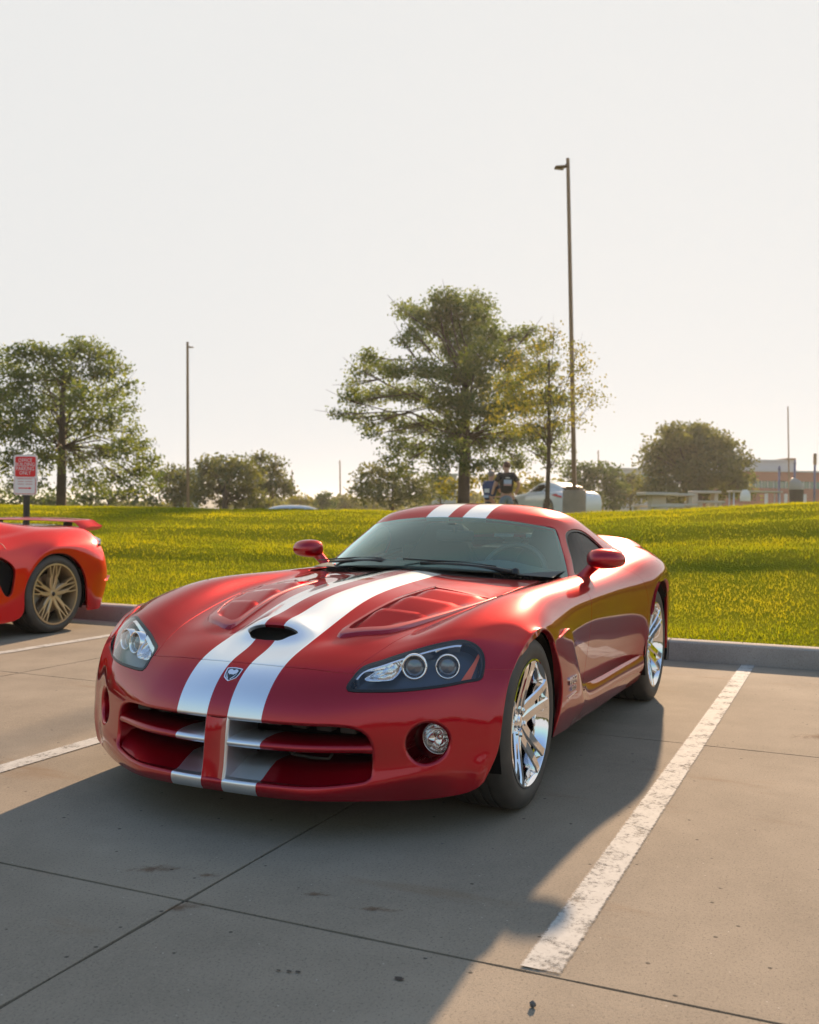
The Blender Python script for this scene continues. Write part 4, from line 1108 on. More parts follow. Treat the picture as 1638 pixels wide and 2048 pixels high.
def S_lamp(s):
    d = sd_poly(LAMP, np.stack([np.abs(s.P[:, 1]), s.P[:, 2]], 1))
    return np.where(s.P[:, 0] > .05, d, np.maximum(d, .5))
def S_grille(s):
    d = sd_poly(GRILLE, s.P[:, 1:3]); return np.where(s.P[:, 0] > .3, d, .5)
def S_fog(s):
    d = sd_poly(FOG, np.stack([np.abs(s.P[:, 1]), s.P[:, 2]], 1)); return np.where(s.P[:, 0] > .3, d, .5)
def door_front(s): return -1.0 + 0.05 * sstep(.55, .80, s.P[:, 2]) * 0
def door_rear(z):  return np.interp(z, [.15, .33, .46, .66, .76, .83, .90], [-2.10, -2.13, -2.15, -2.135, -2.07, -1.97, -1.84])
def hood_rear(y):  return -.855 - .22 * np.clip((np.abs(y) - .22) / .42, 0, 1) ** 1.6
VENT_IN = np.array([(.285,.262),(.262,.33),(.225,.385),(.165,.425),(.02,.487),(-.13,.531),(-.27,.563),(-.40,.582),(-.425,.565),(-.44,.34),(-.42,.318),(-.1,.292),(.15,.268)])
VENT_OUT = np.array([(.345,.240),(.318,.335),(.268,.408),(.19,.455),(.03,.512),(-.13,.552),(-.27,.582),(-.43,.604),(-.475,.58),(-.485,.33),(-.46,.303),(-.1,.272),(.15,.25)])
SCOOP = np.array([(.468,-.058),(.471,0),(.468,.058),(.462,.070),(.425,.110),(.414,.116),(.407,.108),(.403,.05),(.402,0),(.403,-.05),(.407,-.108),(.414,-.116),(.425,-.110),(.462,-.070)])

# front bumper
s = BODY.keep(BODY.U[:, 0] - 5.976)
s = s.keep(-S_grille(s)); s = s.keep(-S_fog(s)); s = s.keep(-S_lamp(s))
_fogc = lambda p: (abs(abs(p[1]) - .706) / .072) ** 2 + (abs(p[2] - .34) / .082) ** 2 < 1.08
BUMPER = s.build('front_bumper', RED, VIPER, flange=.014, radius=.003, cond=lambda p: not (p[0] > .6 and abs(p[1]) < .57 and p[2] < .42) and not _fogc(p) and p[2] > .17)
# rolled mouth edge of the grille and the fog lamp tubes, as one skin with the bumper colour
_gl = s.boundary()
def rim_loop(s, cond, name, radius, depth, direction, parent, mat, seg=5, shrink=0.0):
    B = [e for e in s.boundary() if cond(s.P[e[0]]) and cond(s.P[e[1]])]
    out = {}
    for a, b in B:
        t = np.cross(s.P[b] - s.P[a], s.N[a] + s.N[b]); L = np.linalg.norm(t)
        if L < 1e-12: continue
        for q in (a, b): out.setdefault(q, []).append(t / L)
    for _ in range(6):                                        # even out the turning direction
        nb = {}
        for a, b in B:
            nb.setdefault(a, []).append(b); nb.setdefault(b, []).append(a)
        m = {q: np.mean(ts, axis=0) for q, ts in out.items()}
        out = {q: [m[q] * .5 + np.mean([m[k] for k in nb[q] if k in m], axis=0) * .5] for q in m}
    P, N, F, rings = [], [], [], {}
    d = np.asarray(direction, float)
    for q, ts in out.items():
        n = s.N[q]; t = ts[0] - n * np.dot(ts[0], n); t /= np.linalg.norm(t) + 1e-12
        ids = []
        for k in range(seg + 1):
            an = k / seg * math.pi / 2
            P.append(s.P[q] + t * radius * math.sin(an) - n * radius * (1 - math.cos(an)))
            N.append(n * math.cos(an) + t * math.sin(an)); ids.append(len(P) - 1)
        P.append(P[ids[-1]] + d * depth + t * shrink); N.append(t); ids.append(len(P) - 1)
        rings[q] = ids
    for a, b in B:
        if a in rings and b in rings:
            for k in range(len(rings[a]) - 1):
                F.append((rings[b][k], rings[a][k], rings[a][k + 1], rings[b][k + 1]))
    return mesh_obj(name, P, F, mat, parent, normals=N)
rim_loop(s, lambda p: p[0] > .6 and abs(p[1]) < .57 and .18 < p[2] < .42, 'grille_surround', .012, .14, (-1, 0, 0), BUMPER, RED, shrink=.01)
rim_loop(s, lambda p: _fogc(p) and p[1] > 0, 'fog_lamp_recess', .014, .09, (-1, -.06, 0), BUMPER, RED)
rim_loop(s, lambda p: _fogc(p) and p[1] < 0, 'fog_lamp_recess', .014, .09, (-1, .06, 0), BUMPER, RED)

# hood
h = BODY.keep(6.024 - BODY.U[:, 0])
h = h.keep(np.abs(h.U[:, 1]) - 3.980)
h = h.keep(hood_rear(h.P[:, 1]) - h.P[:, 0])
HOODFULL = h
h = h.keep(-sd_poly(VENT_OUT, np.stack([h.P[:, 0], np.abs(h.P[:, 1])], 1)))
h = h.keep(-sd_poly(SCOOP, h.P[:, :2]))
HOOD = h.build('hood', RED, VIPER, flange=.012, radius=.003)

_hx = HOODFULL.P
def hood_z(x, y):
    d = (_hx[:, 0] - x) ** 2 + (_hx[:, 1] - y) ** 2
    i = np.argpartition(d, 4)[:4]
    w = 1 / (d[i] + 1e-6)
    z = _hx[i, 2] - (HOODFULL.N[i, 0] * (x - _hx[i, 0]) + HOODFULL.N[i, 1] * (y - _hx[i, 1])) / HOODFULL.N[i, 2]
    return float((z * w).sum() / w.sum())

# hood vents: raised frame with three louvres
def hood_vent(sgn):
    P, N, F = [], [], []
    a = smooth_poly(VENT_OUT, 4); b = smooth_poly(VENT_IN, 4); n = len(a)
    def hgt(x, y): return .004 + .009 * float(sstep(-.45, .25, x))
    rings = []
    for k in range(5):
        ring = []
        for p, q in zip(a, b):
            if k == 0: x, y, z = p[0], p[1], hood_z(p[0], p[1]) - .002
            else:
                t = [0, .16, .30, 1.0, 1.0][k]
                x, y = p * (1 - t) + q * t
                z = hood_z(x, y) + hgt(x, y) * [0, .75, 1, 1, 1][k] - (.065 if k == 4 else 0)
            P.append((x, y * sgn, z)); ring.append(len(P) - 1)
        rings.append(ring)
    for r0, r1 in zip(rings[:-1], rings[1:]):
        for i in range(n):
            f = (r0[i], r0[(i + 1) % n], r1[(i + 1) % n], r1[i])
            F.append(f if sgn < 0 else f[::-1])
    o = mesh_obj('hood_vent', P, F, RED, VIPER)
    o.data.set_sharp_from_angle(angle=rad(40))
    # louvres: ramps that rise towards the windscreen
    poly = np.stack([b[:, 0], b[:, 1]], 1)
    def yrange(x):
        ys = []
        for p, q in zip(poly, np.roll(poly, -1, axis=0)):
            if (p[0] - x) * (q[0] - x) <= 0 and p[0] != q[0]:
                ys.append(p[1] + (x - p[0]) / (q[0] - p[0]) * (q[1] - p[1]))
        return (min(ys), max(ys)) if len(ys) >= 2 else None
    for x0, x1 in ((.262, .052), (.075, -.165), (-.14, -.37)):
        LP, LF = [], []
        tt = [0, .14, .28, .42, .56, .70, .80, .87, .90, .94, 1.0]
        m, w = len(tt), 17
        for i, t in enumerate(tt):
            for j in range(w):
                v = j / (w - 1)
                x = x0 + (x1 - x0) * t + .055 * (.5 - v)
                lo, hi = yrange(min(max(x, -.41), .262))
                y = lo + (hi - lo) * v
                if j == 0: y = lo - .002
                if j == w - 1: y = hi + .002
                k = 1 - float(sstep(.80, 1.0, v))
                zz = hood_z(x, y) + hgt(x, y) + (-.020 + .032 * float(min(1, t / .87)) ** 1.0) * k - .001
                zz -= .022 * (max(0, .20 - v) / .20) ** 2 * t
                LP.append((x, y * sgn, zz))
        for i in range(m - 1):
            for j in range(w - 1):
                f = (i * w + j, i * w + j + 1, (i + 1) * w + j + 1, (i + 1) * w + j)
                LF.append(f[::-1] if sgn < 0 else f)
        k0 = len(LP)
        for j in range(w):
            p = LP[(m - 1) * w + j]; LP.append((p[0] - .004, p[1], p[2] - .030))
        for j in range(w - 1):
            f = ((m - 1) * w + j, (m - 1) * w + j + 1, k0 + j + 1, k0 + j)
            LF.append(f[::-1] if sgn < 0 else f)
        lo = mesh_obj('louver', LP, LF, RED, o)
        lo.data.set_sharp_from_angle(angle=rad(40))
    # dark tray below
    bp = [(x, y * sgn, hood_z(x, y) - .062) for x, y in VENT_IN]
    mesh_obj('vent_tray', bp, [tuple(range(len(bp))) if sgn > 0 else tuple(range(len(bp)))[::-1]], MATTE_BLACK, o)
hood_vent(1); hood_vent(-1)

# hood scoop pocket
_sp = SCOOP; _n = len(_sp)
_P = [(x, y, hood_z(x, y) - .004) for x, y in _sp] + [(x - .09, y * .9, hood_z(x, y) - .035 - .03 * (x < .45)) for x, y in _sp]
_F = [(i, (i + 1) % _n, _n + (i + 1) % _n, _n + i) for i in range(_n)] + [tuple(range(_n, 2 * _n))]
mesh_obj('hood_scoop_duct', _P, _F, BLACK, HOOD)

# cowl between hood and windscreen
c = BODY.keep(hood_rear(BODY.P[:, 1]) - .006 - BODY.P[:, 0] if False else BODY.P[:, 0] - (hood_rear(BODY.P[:, 1]) - .003))
c = c.keep(-1.42 - c.P[:, 0]); c = c.keep(np.abs(c.U[:, 1]) - 4.2)
COWL = c.offset(-.006).build('cowl', BLACK, VIPER)

# front fenders
for sgn in (1, -1):
    f = BODY.keep(4.016 - BODY.U[:, 1] * sgn)
    f = f.keep(6.024 - f.U[:, 0]); f = f.keep(-1.0 - f.P[:, 0]); f = f.keep(-S_lamp(f))
    f.build('front_fender', RED, VIPER, flange=.02, radius=.004)
    d = BODY.keep(4.55 - BODY.U[:, 1] * sgn)
    d = d.keep(d.P[:, 0] + 1.006); d = d.keep(door_rear(d.P[:, 2]) - d.P[:, 0]); d = d.keep(.24 - d.P[:, 2])
    d.build('door', RED, VIPER, flange=.015, radius=.003)
q = BODY.keep(BODY.P[:, 0] - (door_rear(BODY.P[:, 2]) - .006))
q = q.keep(np.where((np.abs(q.U[:, 1]) < 4.5) & (q.P[:, 0] > -2.3), .05, -.05))
REAR = q.build('rear_body', RED, VIPER, flange=.012, radius=.004)

# side skirts with the vent panel behind each front wheel
_Q = [
 [(-.222,.934,.622),(-.330,.940,.48),(-.358,.934,.34),(-.348,.900,.205)],
 [(-.34,.939,.631),(-.41,.944,.48),(-.43,.938,.34),(-.43,.902,.203)],
 [(-.464,.940,.642),(-.495,.945,.47),(-.52,.939,.33),(-.53,.902,.200)],
 [(-.525,.940,.565),(-.565,.945,.43),(-.59,.939,.315),(-.61,.902,.199)],
 [(-.595,.939,.485),(-.635,.943,.39),(-.66,.938,.30),(-.68,.900,.198)],
 [(-.665,.933,.420),(-.70,.938,.35),(-.725,.934,.28),(-.75,.898,.197)],
 [(-.76,.921,.372),(-.785,.930,.325),(-.80,.928,.27),(-.82,.897,.195)],
 [(-.92,.907,.347),(-.93,.922,.315),(-.94,.922,.265),(-.95,.893,.190)],
 [(-1.39,.902,.334),(-1.39,.918,.305),(-1.39,.917,.255),(-1.39,.890,.183)],
 [(-1.90,.908,.330),(-1.90,.922,.300),(-1.90,.920,.25),(-1.90,.890,.178)],
 [(-2.12,.925,.330),(-2.12,.932,.300),(-2.12,.928,.25),(-2.12,.893,.175)],
]
for sgn in (1, -1):
    DQ, iu, iv = surf_grid(np.array(_Q) * [1, sgn, 1], 6, 6)
    sk = Surf.grid(DQ, iu, iv, flip=(sgn > 0))
    SK = sk.build('side_skirt', RED, VIPER, flange=.045, radius=.006, cond=lambda p: not (p[0] > -.37 and p[2] < .615))
    rim_loop(sk, lambda p: p[0] > -.37 and p[2] < .63, 'arch_lip', .006, .012, (0, -sgn, 0), SK, RED, seg=3)
    if sgn > 0: SKIRT_L = SK

# dark structure below the skin
bm = bmesh.new()
add_box(bm, (-1.25, 0, .22), (1.75, 1.64, .14)); add_box(bm, (-.2, 0, .36), (.9, 1.0, .36)); add_box(bm, (-2.75, 0, .42), (1.3, 1.1, .42))
add_box(bm, (-1.35, 0, .5), (.9, 1.66, .5)); add_box(bm, (.50, 0, .19), (.22, 1.06, .05)); add_box(bm, (.40, 0, .47), (.2, .8, .1))
bm_obj('underbody', bm, MATTE_BLACK, VIPER)
for ax, R_, zc, yo, yi in ((0, .352, .338, .905, .60), (-2.51, .375, .345, .935, .52)):
    for sgn in (1, -1):
        bm = bmesh.new()
        n = 28; prof = [(yo, R_), (yo - .05, R_ + .004), (yi, R_), (yi, .02)]
        rr = []
        for y, r in prof:
            rr.append([bm.verts.new((ax + r * math.cos(a), y * sgn, max(zc + r * math.sin(a), .20))) for a in np.linspace(-.38, math.pi + .38, n)])
        for r0, r1 in zip(rr[:-1], rr[1:]):
            for k in range(n - 1): bm.faces.new((r0[k], r0[k + 1], r1[k + 1], r1[k]))
        bm_obj('wheel_arch_liner', bm, MATTE_BLACK, VIPER, smooth=True)
# lower shelf, bar and divider of the cross grille
def body_x(y, z):
    """front skin x at (y, z)."""
    m = (_bx > .3)
    d = (_by[m] - y) ** 2 + (_bz[m] - z) ** 2
    i = np.argpartition(d, 4)[:4]; w = 1 / (d[i] + 1e-7)
    return float((_bx[m][i] * w).sum() / w.sum())
_ys = np.linspace(-.565, .565, 41)
_P, _F = [], []
for y in _ys:
    zc = float(np.interp(abs(y), [0, .3, .43, .5, .555, .57], [.181, .182, .187, .194, .206, .21]))
    xf = body_x(y, zc) - .002
    for t in np.linspace(0, 1, 9):
        x = xf + (.44 - xf) * t
        _P.append((x, y, zc + .005 + .060 * float(sstep(-.15, 1.0, min(1, t * 2.4)) ** 1.2)))
for i in range(40):
    for j in range(8):
        _F.append((i * 9 + j, (i + 1) * 9 + j, (i + 1) * 9 + j + 1, i * 9 + j + 1))
mesh_obj('splitter_shelf', _P, _F, RED, BUMPER)
for sgn in (1, -1):
    P, F = [], []
    ys = np.linspace(.030, .566, 26)
    sec = [(-.17, .338), (-.10, .343), (-.04, .340), (-.012, .334), (.0, .326), (.002, .318), (-.004, .309), (-.02, .304), (-.17, .300)]
    for y in ys:
        xf = body_x(y, .325) - .006
        k = 1.0 + .35 * float(sstep(.50, .566, y))
        for dx, z in sec:
            P.append((xf + dx, y * sgn, .321 + (z - .321) * k))
    n = len(sec)
    for i in range(len(ys) - 1):
        for j in range(n - 1):
            f = (i * n + j, i * n + j + 1, (i + 1) * n + j + 1, (i + 1) * n + j)
            F.append(f if sgn > 0 else f[::-1])
    mesh_obj('grille_bar', P, F, RED, BUMPER)
_sec = [(.60, .060), (.70, .056), (.772, .050), (.783, .0465), (.786, .042), (.783, .036), (.779, .018), (.779, 0)]
_sec = _sec + [(x, -y) for x, y in _sec[-2::-1]]
_P, _F = [], []
_zs = [.150, .186, .196, .24, .30, .322, .345, .39, .408, .418]
for z in _zs:
    xo = body_x(0, z) - .788
    for (x, y) in _sec:
        k = 1.0 + .10 * (1 - abs(z - .322) / .1) * 0 + (.10 if abs(z - .322) < .03 else 0) * 0
        _P.append((x + xo * (1 if x > .7 else .3) + .002, y * k, z))
_n = len(_sec)
for i in range(len(_zs) - 1):
    for j in range(_n - 1):
        _F.append((i * _n + j, (i + 1) * _n + j, (i + 1) * _n + j + 1, i * _n + j + 1))
o = mesh_obj('grille_divider', _P, [f[::-1] for f in _F], RED, BUMPER)
o.data.set_sharp_from_angle(angle=rad(50))
# what shows behind: radiator ducts and a tow eye bracket
bm = bmesh.new()
add_box(bm, (.47, 0, .30), (.02, 1.14, .26)); add_box(bm, (.52, 0, .435), (.2, .8, .02))
bm_obj('radiator_panel', bm, MATTE_BLACK, BUMPER)
DUCT = simple('dark_duct_grey', (0.035, 0.034, 0.033), .6)
for sgn in (1, -1):
    for y in (.14, .245, .345, .44):
        bm = bmesh.new(); add_box(bm, (.60, y * sgn, .385), (.05, .062, .05), bevel=.006)
        bm_obj('radiator_duct', bm, DUCT, BUMPER)
    if sgn < 0: continue
    bm = bmesh.new()
    add_tube(bm, [(.60, .20 * sgn, .275), (.61, .21 * sgn, .262), (.61, .30 * sgn, .258), (.61, .36 * sgn, .262), (.60, .37 * sgn, .28)], .006, 8)
    bm_obj('tow_bracket', bm, DUCT, BUMPER, smooth=True)

# fog lamps
FOG_GLASS = glass_mat('fog_lamp_glass', (.9, .9, .9), 1.5)
def facet_mat(name):
    m, nt, b = new_mat(name)
    b.inputs['Metallic'].default_value = 1; b.inputs['Roughness'].default_value = .12
    b.inputs['Base Color'].default_value = (.82, .82, .83, 1)
    tc = nt.nodes.new('ShaderNodeTexCoord'); vo = nt.nodes.new('ShaderNodeTexVoronoi')
    vo.inputs['Scale'].default_value = 24; nt.links.new(tc.outputs['Object'], vo.inputs['Vector'])
    bp = nt.nodes.new('ShaderNodeBump'); bp.inputs['Strength'].default_value = .9; bp.inputs['Distance'].default_value = .012
    nt.links.new(vo.outputs['Distance'], bp.inputs['Height']); nt.links.new(bp.outputs['Normal'], b.inputs['Normal'])
    return m
FACET = facet_mat('faceted_reflector')
for sgn in (1, -1):
    fl = empty('fog_lamp', (0, 0, 0)); fl.parent = VIPER
    c0 = (.452, .709 * sgn, .342)
    bm = bmesh.new()
    add_lathe(bm, [(.001, -.045), (.025, -.04), (.044, -.022), (.052, 0)], 28, c0, 'x'); bm_obj('reflector', bm, FACET, fl, smooth=True)
    bm = bmesh.new(); add_lathe(bm, [(.0005, -.012), (.010, -.010), (.012, -.03)], 16, c0, 'x'); bm_obj('bulb_shield', bm, CHROME, fl, smooth=True)
    bm = bmesh.new(); add_lathe(bm, [(.0005, .018), (.02, .0165), (.038, .012), (.050, .004), (.053, -.002)], 32, c0, 'x'); bm_obj('lens', bm, FOG_GLASS, fl, smooth=True)
    bm = bmesh.new(); add_lathe(bm, [(.053, -.03), (.0535, .004), (.056, .006), (.059, .003), (.060, -.03)], 32, c0, 'x'); bm_obj('bezel', bm, SILVER, fl, smooth=True)
    bm = bmesh.new(); add_lathe(bm, [(.060, -.004), (.095, -.012), (.10, -.05)], 32, c0, 'x'); bm_obj('recess_back', bm, RED, fl, smooth=True)

# headlamps
LAMP_GLASS = glass_mat('headlamp_glass', (.94, .96, .98), 1.5, 0.0, 1.25)
HOUSING = simple('headlamp_housing', (0.05, 0.065, 0.085), .3, .4)
AMBER = simple('amber_reflector', (0.75, 0.10, 0.02), .3)
LENS_DARK = simple('projector_lens', (0.16, 0.17, 0.18), .12, .6, coat=1.0)
for sgn in (1, -1):
    hl = empty('headlight', (0, 0, 0)); hl.parent = VIPER
    sel = BODY.keep(.3 - BODY.P[:, 1] * sgn); sel = sel.keep(S_lamp(sel) + .003)
    glass = sel.keep(S_lamp(sel) + .010)
    seal = sel.keep(-(S_lamp(sel) + .0095))
    glass.offset(.004).build('lens', LAMP_GLASS, hl)
    seal.offset(.002).build('seal', RUBBER_TRIM, hl, flange=.01, radius=.002)
    inn = sel.keep(S_lamp(sel) + .012)
    # housing: skin sunk below the lens
    P = inn.P - inn.N * .045
    mesh_obj('housing', P, inn.F, HOUSING, hl, normals=inn.N)
    top = sel.keep(-(S_lamp(sel) + .020)); top = top.keep(S_lamp(top) + .011)
    top = top.keep(.55 - top.P[:, 2] - .0)
    top = top.keep(np.abs(top.P[:, 1]) - .745)
    Surf(top.P - top.N * .006, top.N, top.U, top.F).build('trim_strip', CHROME, hl, flange=.03, radius=.001)
    def ringlamp(c, r, n, rim, mat_in, name):
        """chrome bezel round a projector lens, facing n."""
        nn = Vector((n[0], n[1] * sgn, n[2])).normalized(); c = Vector((c[0], c[1] * sgn, c[2]))
        q = nn.to_track_quat('X', 'Z').to_matrix().to_4x4(); M4 = Matrix.Translation(c) @ q
        lamp = empty(name, (0, 0, 0)); lamp.parent = hl
        bm = bmesh.new(); add_lathe(bm, [(r - rim, -.03), (r - rim, .0), (r - rim * .6, .006), (r, .004), (r + .002, -.03)], 32, (0, 0, 0), 'x')
        bmesh.ops.transform(bm, matrix=M4, verts=bm.verts); bm_obj('bezel', bm, CHROME, lamp, smooth=True)
        bm = bmesh.new(); add_lathe(bm, [(.0005, .0), (r * .45, -.003), (r * .8, -.011), (r - rim, -.022)], 28, (0, 0, 0), 'x')
        bmesh.ops.transform(bm, matrix=M4, verts=bm.verts); bm_obj('projector', bm, mat_in, lamp, smooth=True)
    fw = (.93, .36, .10)
    ringlamp((.462, .618, .586), .046, fw, .009, LENS_DARK, 'low_beam')
    ringlamp((.396, .719, .586), .044, fw, .006, LENS_DARK, 'high_beam')
    # turn-signal reflector by the inner corner
    poly = np.array([(.470, .545), (.484, .560), (.520, .592), (.555, .604), (.572, .596), (.577, .570), (.566, .548), (.548, .541), (.49, .538)])
    pp = smooth_poly(poly, 3)
    def off(y, z, d): return (body_x(y, z) - d, y * sgn, z)
    n = len(pp); cy, cz = pp.mean(axis=0)
    P = [off(y, z, .030) for y, z in pp] + [off(cy + (y - cy) * .88, cz + (z - cz) * .85, .026) for y, z in pp] + [off(cy + (y - cy) * .82, cz + (z - cz) * .80, .040) for y, z in pp] + [off(cy + (y - cy) * .4, cz + (z - cz) * .4, .060) for y, z in pp] + [off(cy, cz, .062)]
    F = [];
    for k in range(3):
        for i in range(n):
            f = (k * n + i, k * n + (i + 1) % n, (k + 1) * n + (i + 1) % n, (k + 1) * n + i); F.append(f if sgn < 0 else f[::-1])
    for i in range(n):
        f = (3 * n + i, 3 * n + (i + 1) % n, 4 * n); F.append(f if sgn < 0 else f[::-1])
    mesh_obj('turn_signal', P, F, FACET, hl)
    P = [off(.800, .640, .030), off(.806, .632, .030), off(.800, .545, .026), off(.772, .540, .026), off(.793, .60, .028)]
    mesh_obj('side_reflector', P, [(0, 1, 2, 3, 4) if sgn < 0 else (4, 3, 2, 1, 0)], AMBER, hl, smooth=False)

# emblem on the nose
em = empty('emblem', (0, 0, 0)); em.parent = VIPER
_n = Vector((.62, 0, .78)); _o = Vector((.684, 0, .5405)) + _n * .002
_up = Vector((-.78, 0, .62)); _ri = Vector((0, 1, 0))
def emb(poly, h0, h1, mat, name, parent):
    n = len(poly); P = [tuple(_o + _ri * x + _up * y + _n * h1) for x, y in poly] + [tuple(_o + _ri * x + _up * y + _n * h0) for x, y in poly]
    F = [tuple(range(n))] + [(i, n + i, n + (i + 1) % n, (i + 1) % n) for i in range(n)]
    bm = bmesh.new(); vs_ = [bm.verts.new(p) for p in P]
    for f in F: bm.faces.new([vs_[i] for i in f])
    bmesh.ops.recalc_face_normals(bm, faces=bm.faces[:]); bmesh.ops.triangulate(bm, faces=[f for f in bm.faces if len(f.verts) > 4])
    return bm_obj(name, bm, mat, parent)
_sh = [(-.033, .027), (-.02, .030), (0, .0315), (.02, .030), (.033, .027), (.031, .0), (.026, -.018), (.013, -.028), (0, -.036), (-.013, -.028), (-.026, -.018), (-.031, .0)]
emb(_sh, -.004, .001, CHROME, 'shield_frame', em)
emb([(x * .84, y * .84) for x, y in _sh], .0005, .002, simple('emblem_blue_black', (.012, .02, .03), .3), 'shield_field', em)
_hd = [(-.021, .012), (-.017, .019), (-.008, .021), (-.003, .016), (0, .0165), (.003, .016), (.008, .021), (.017, .019), (.021, .012), (.019, .002), (.011, -.002), (.008, -.007), (.005, -.003), (0, -.0045), (-.005, -.003), (-.008, -.007), (-.011, -.002), (-.019, .002)]
emb(_hd, .001, .0032, CHROME, 'snake_head', em)
for sg in (1, -1):
    emb([(sg * .019, -.002), (sg * .0225, .001), (sg * .014, -.019), (sg * .005, -.027), (sg * .004, -.024), (sg * .0105, -.017)][::sg], .001, .003, CHROME, 'snake_jaw', em)
# greenhouse
_WS = np.array([
 [(-.93,0,.858),(-.945,.20,.855),(-1.00,.40,.845),(-1.12,.58,.830),(-1.285,.705,.812)],
 [(-1.12,0,.958),(-1.13,.195,.954),(-1.17,.385,.940),(-1.26,.55,.915),(-1.385,.655,.895)],
 [(-1.31,0,1.042),(-1.315,.19,1.038),(-1.345,.37,1.022),(-1.41,.52,.998),(-1.49,.60,.978)],
 [(-1.483,0,1.108),(-1.487,.185,1.104),(-1.508,.36,1.088),(-1.54,.48,1.070),(-1.578,.545,1.053)],
])
_wsf = np.concatenate([(_WS * [1, -1, 1])[:, :0:-1], _WS], axis=1)
_wd, _wu, _wv = surf_grid(_wsf, 10, 8)
ws = Surf.grid(_wd, _wu, _wv, flip=True)
WSH = ws.build('windshield', WINDSHIELD, VIPER)
fr = ws.keep(-(np.minimum.reduce([ws.U[:, 0] / .22, (3 - ws.U[:, 0]) / .13, ws.U[:, 1] / .16, (8 - ws.U[:, 1]) / .16]) * -1 + 1))
fr.offset(-.002).build('black_border', BLACK, WSH)

_CB = [
 [(-1.485,0,1.110),(-1.489,.185,1.106),(-1.510,.36,1.090),(-1.542,.48,1.072),(-1.582,.547,1.055),(-1.492,.605,.978),(-1.388,.660,.895),(-1.275,.712,.806)],
 [(-1.56,0,1.138),(-1.56,.20,1.135),(-1.57,.37,1.118),(-1.60,.49,1.094),(-1.625,.562,1.058),(-1.535,.617,.978),(-1.435,.672,.895),(-1.33,.722,.80)],
 [(-1.70,0,1.175),(-1.70,.22,1.171),(-1.70,.39,1.150),(-1.71,.51,1.118),(-1.72,.585,1.066),(-1.68,.640,.985),(-1.66,.690,.90),(-1.65,.735,.80)],
 [(-1.87,0,1.190),(-1.87,.23,1.186),(-1.87,.40,1.163),(-1.87,.52,1.127),(-1.87,.598,1.068),(-1.87,.655,.985),(-1.87,.705,.90),(-1.87,.75,.80)],
 [(-2.05,0,1.178),(-2.05,.23,1.173),(-2.05,.40,1.150),(-2.05,.52,1.112),(-2.05,.605,1.050),(-2.05,.668,.975),(-2.05,.722,.90),(-2.05,.77,.82)],
 [(-2.30,0,1.115),(-2.30,.23,1.110),(-2.30,.40,1.088),(-2.30,.52,1.055),(-2.30,.610,1.005),(-2.30,.682,.945),(-2.30,.74,.89),(-2.30,.79,.84)],
 [(-2.60,0,1.015),(-2.60,.23,1.011),(-2.60,.40,.994),(-2.60,.53,.968),(-2.60,.625,.932),(-2.60,.70,.90),(-2.60,.755,.875),(-2.60,.81,.85)],
 [(-2.90,0,.945),(-2.90,.23,.942),(-2.90,.40,.930),(-2.90,.53,.910),(-2.90,.63,.888),(-2.90,.70,.868),(-2.90,.75,.85),(-2.90,.80,.83)],
]
_cb = np.array(_CB); _cbf = np.concatenate([(_cb * [1, -1, 1])[:, :0:-1], _cb], axis=1)
_cd, _cu, _cv = surf_grid(_cbf, 10, 8)
CAB = Surf.grid(_cd, _cu, _cv, flip=True)
SIDEWIN = smooth_poly([(-1.372,.822),(-1.46,.905),(-1.545,.978),(-1.615,1.028),(-1.70,1.052),(-1.80,1.055),(-1.90,1.042),(-1.99,1.008),(-2.07,.950),(-2.115,.895),(-2.11,.862),(-2.03,.850),(-1.7,.832),(-1.45,.816)], 4)
REARWIN = np.array([(-2.20,-.40),(-2.20,.40),(-2.66,.44),(-2.66,-.44)])
def S_side(s):
    d = sd_poly(SIDEWIN, s.P[:, [0, 2]]); return np.where(np.abs(s.P[:, 1]) > .5, d, .5)
def S_rw(s): return sd_poly(REARWIN, s.P[:, :2])
r = CAB.keep(-S_side(CAB)); r = r.keep(-S_rw(r))
ROOF = r.build('roof', RED, VIPER, flange=.02, radius=.005)
for sgn in (1, -1):
    g = CAB.keep(.3 - CAB.P[:, 1] * sgn); g = g.keep(S_side(g) + .002)
    GLS = g.offset(-.012).build('side_window', SIDE_GLASS, VIPER)
    b = g.keep(-(S_side(g) + .014)); b.offset(-.006).build('window_seal', RUBBER_TRIM, GLS)
    # fixed quarter divider at the front of the door glass
    P = [(-1.452, .668 * sgn, .893), (-1.462, .666 * sgn, .893), (-1.500, .698 * sgn, .822), (-1.476, .700 * sgn, .822)]
    mesh_obj('glass_divider', P, [(0, 1, 2, 3)], SILVER, GLS, smooth=False)
g = CAB.keep(S_rw(CAB) + .002); g.offset(-.006).build('rear_window', SIDE_GLASS, VIPER)

# cabin
SEAT = simple('black_leather', (.010, .010, .011), .45)
DASH = simple('dash_grey', (.045, .052, .052), .65, noise_amt=.2, noise_scale=60)
_P, _F = [], []
_yy = np.linspace(-.68, .68, 25)
for y in _yy:
    hump = .035 * math.exp(-((y - .36) / .17) ** 2)
    xo = -.10 * (abs(y) / .68) ** 2
    for (x, z) in ((-.98, .842), (-1.08, .855 + hump * .3), (-1.20, .862 + hump), (-1.30, .850 + hump), (-1.34, .80 + hump * .5), (-1.34, .60), (-1.30, .45)):
        _P.append((x + xo, y, z - .02 * (abs(y) / .68) ** 2))
for i in range(24):
    for j in range(6):
        _F.append((i * 7 + j, i * 7 + j + 1, (i + 1) * 7 + j + 1, (i + 1) * 7 + j))
mesh_obj('dashboard', _P, _F, DASH, VIPER)
st = empty('steering_wheel'); st.parent = VIPER
_c = Vector((-1.43, .36, .800)); _tilt = Matrix.Rotation(rad(-24), 3, 'Y')
bm = bmesh.new()
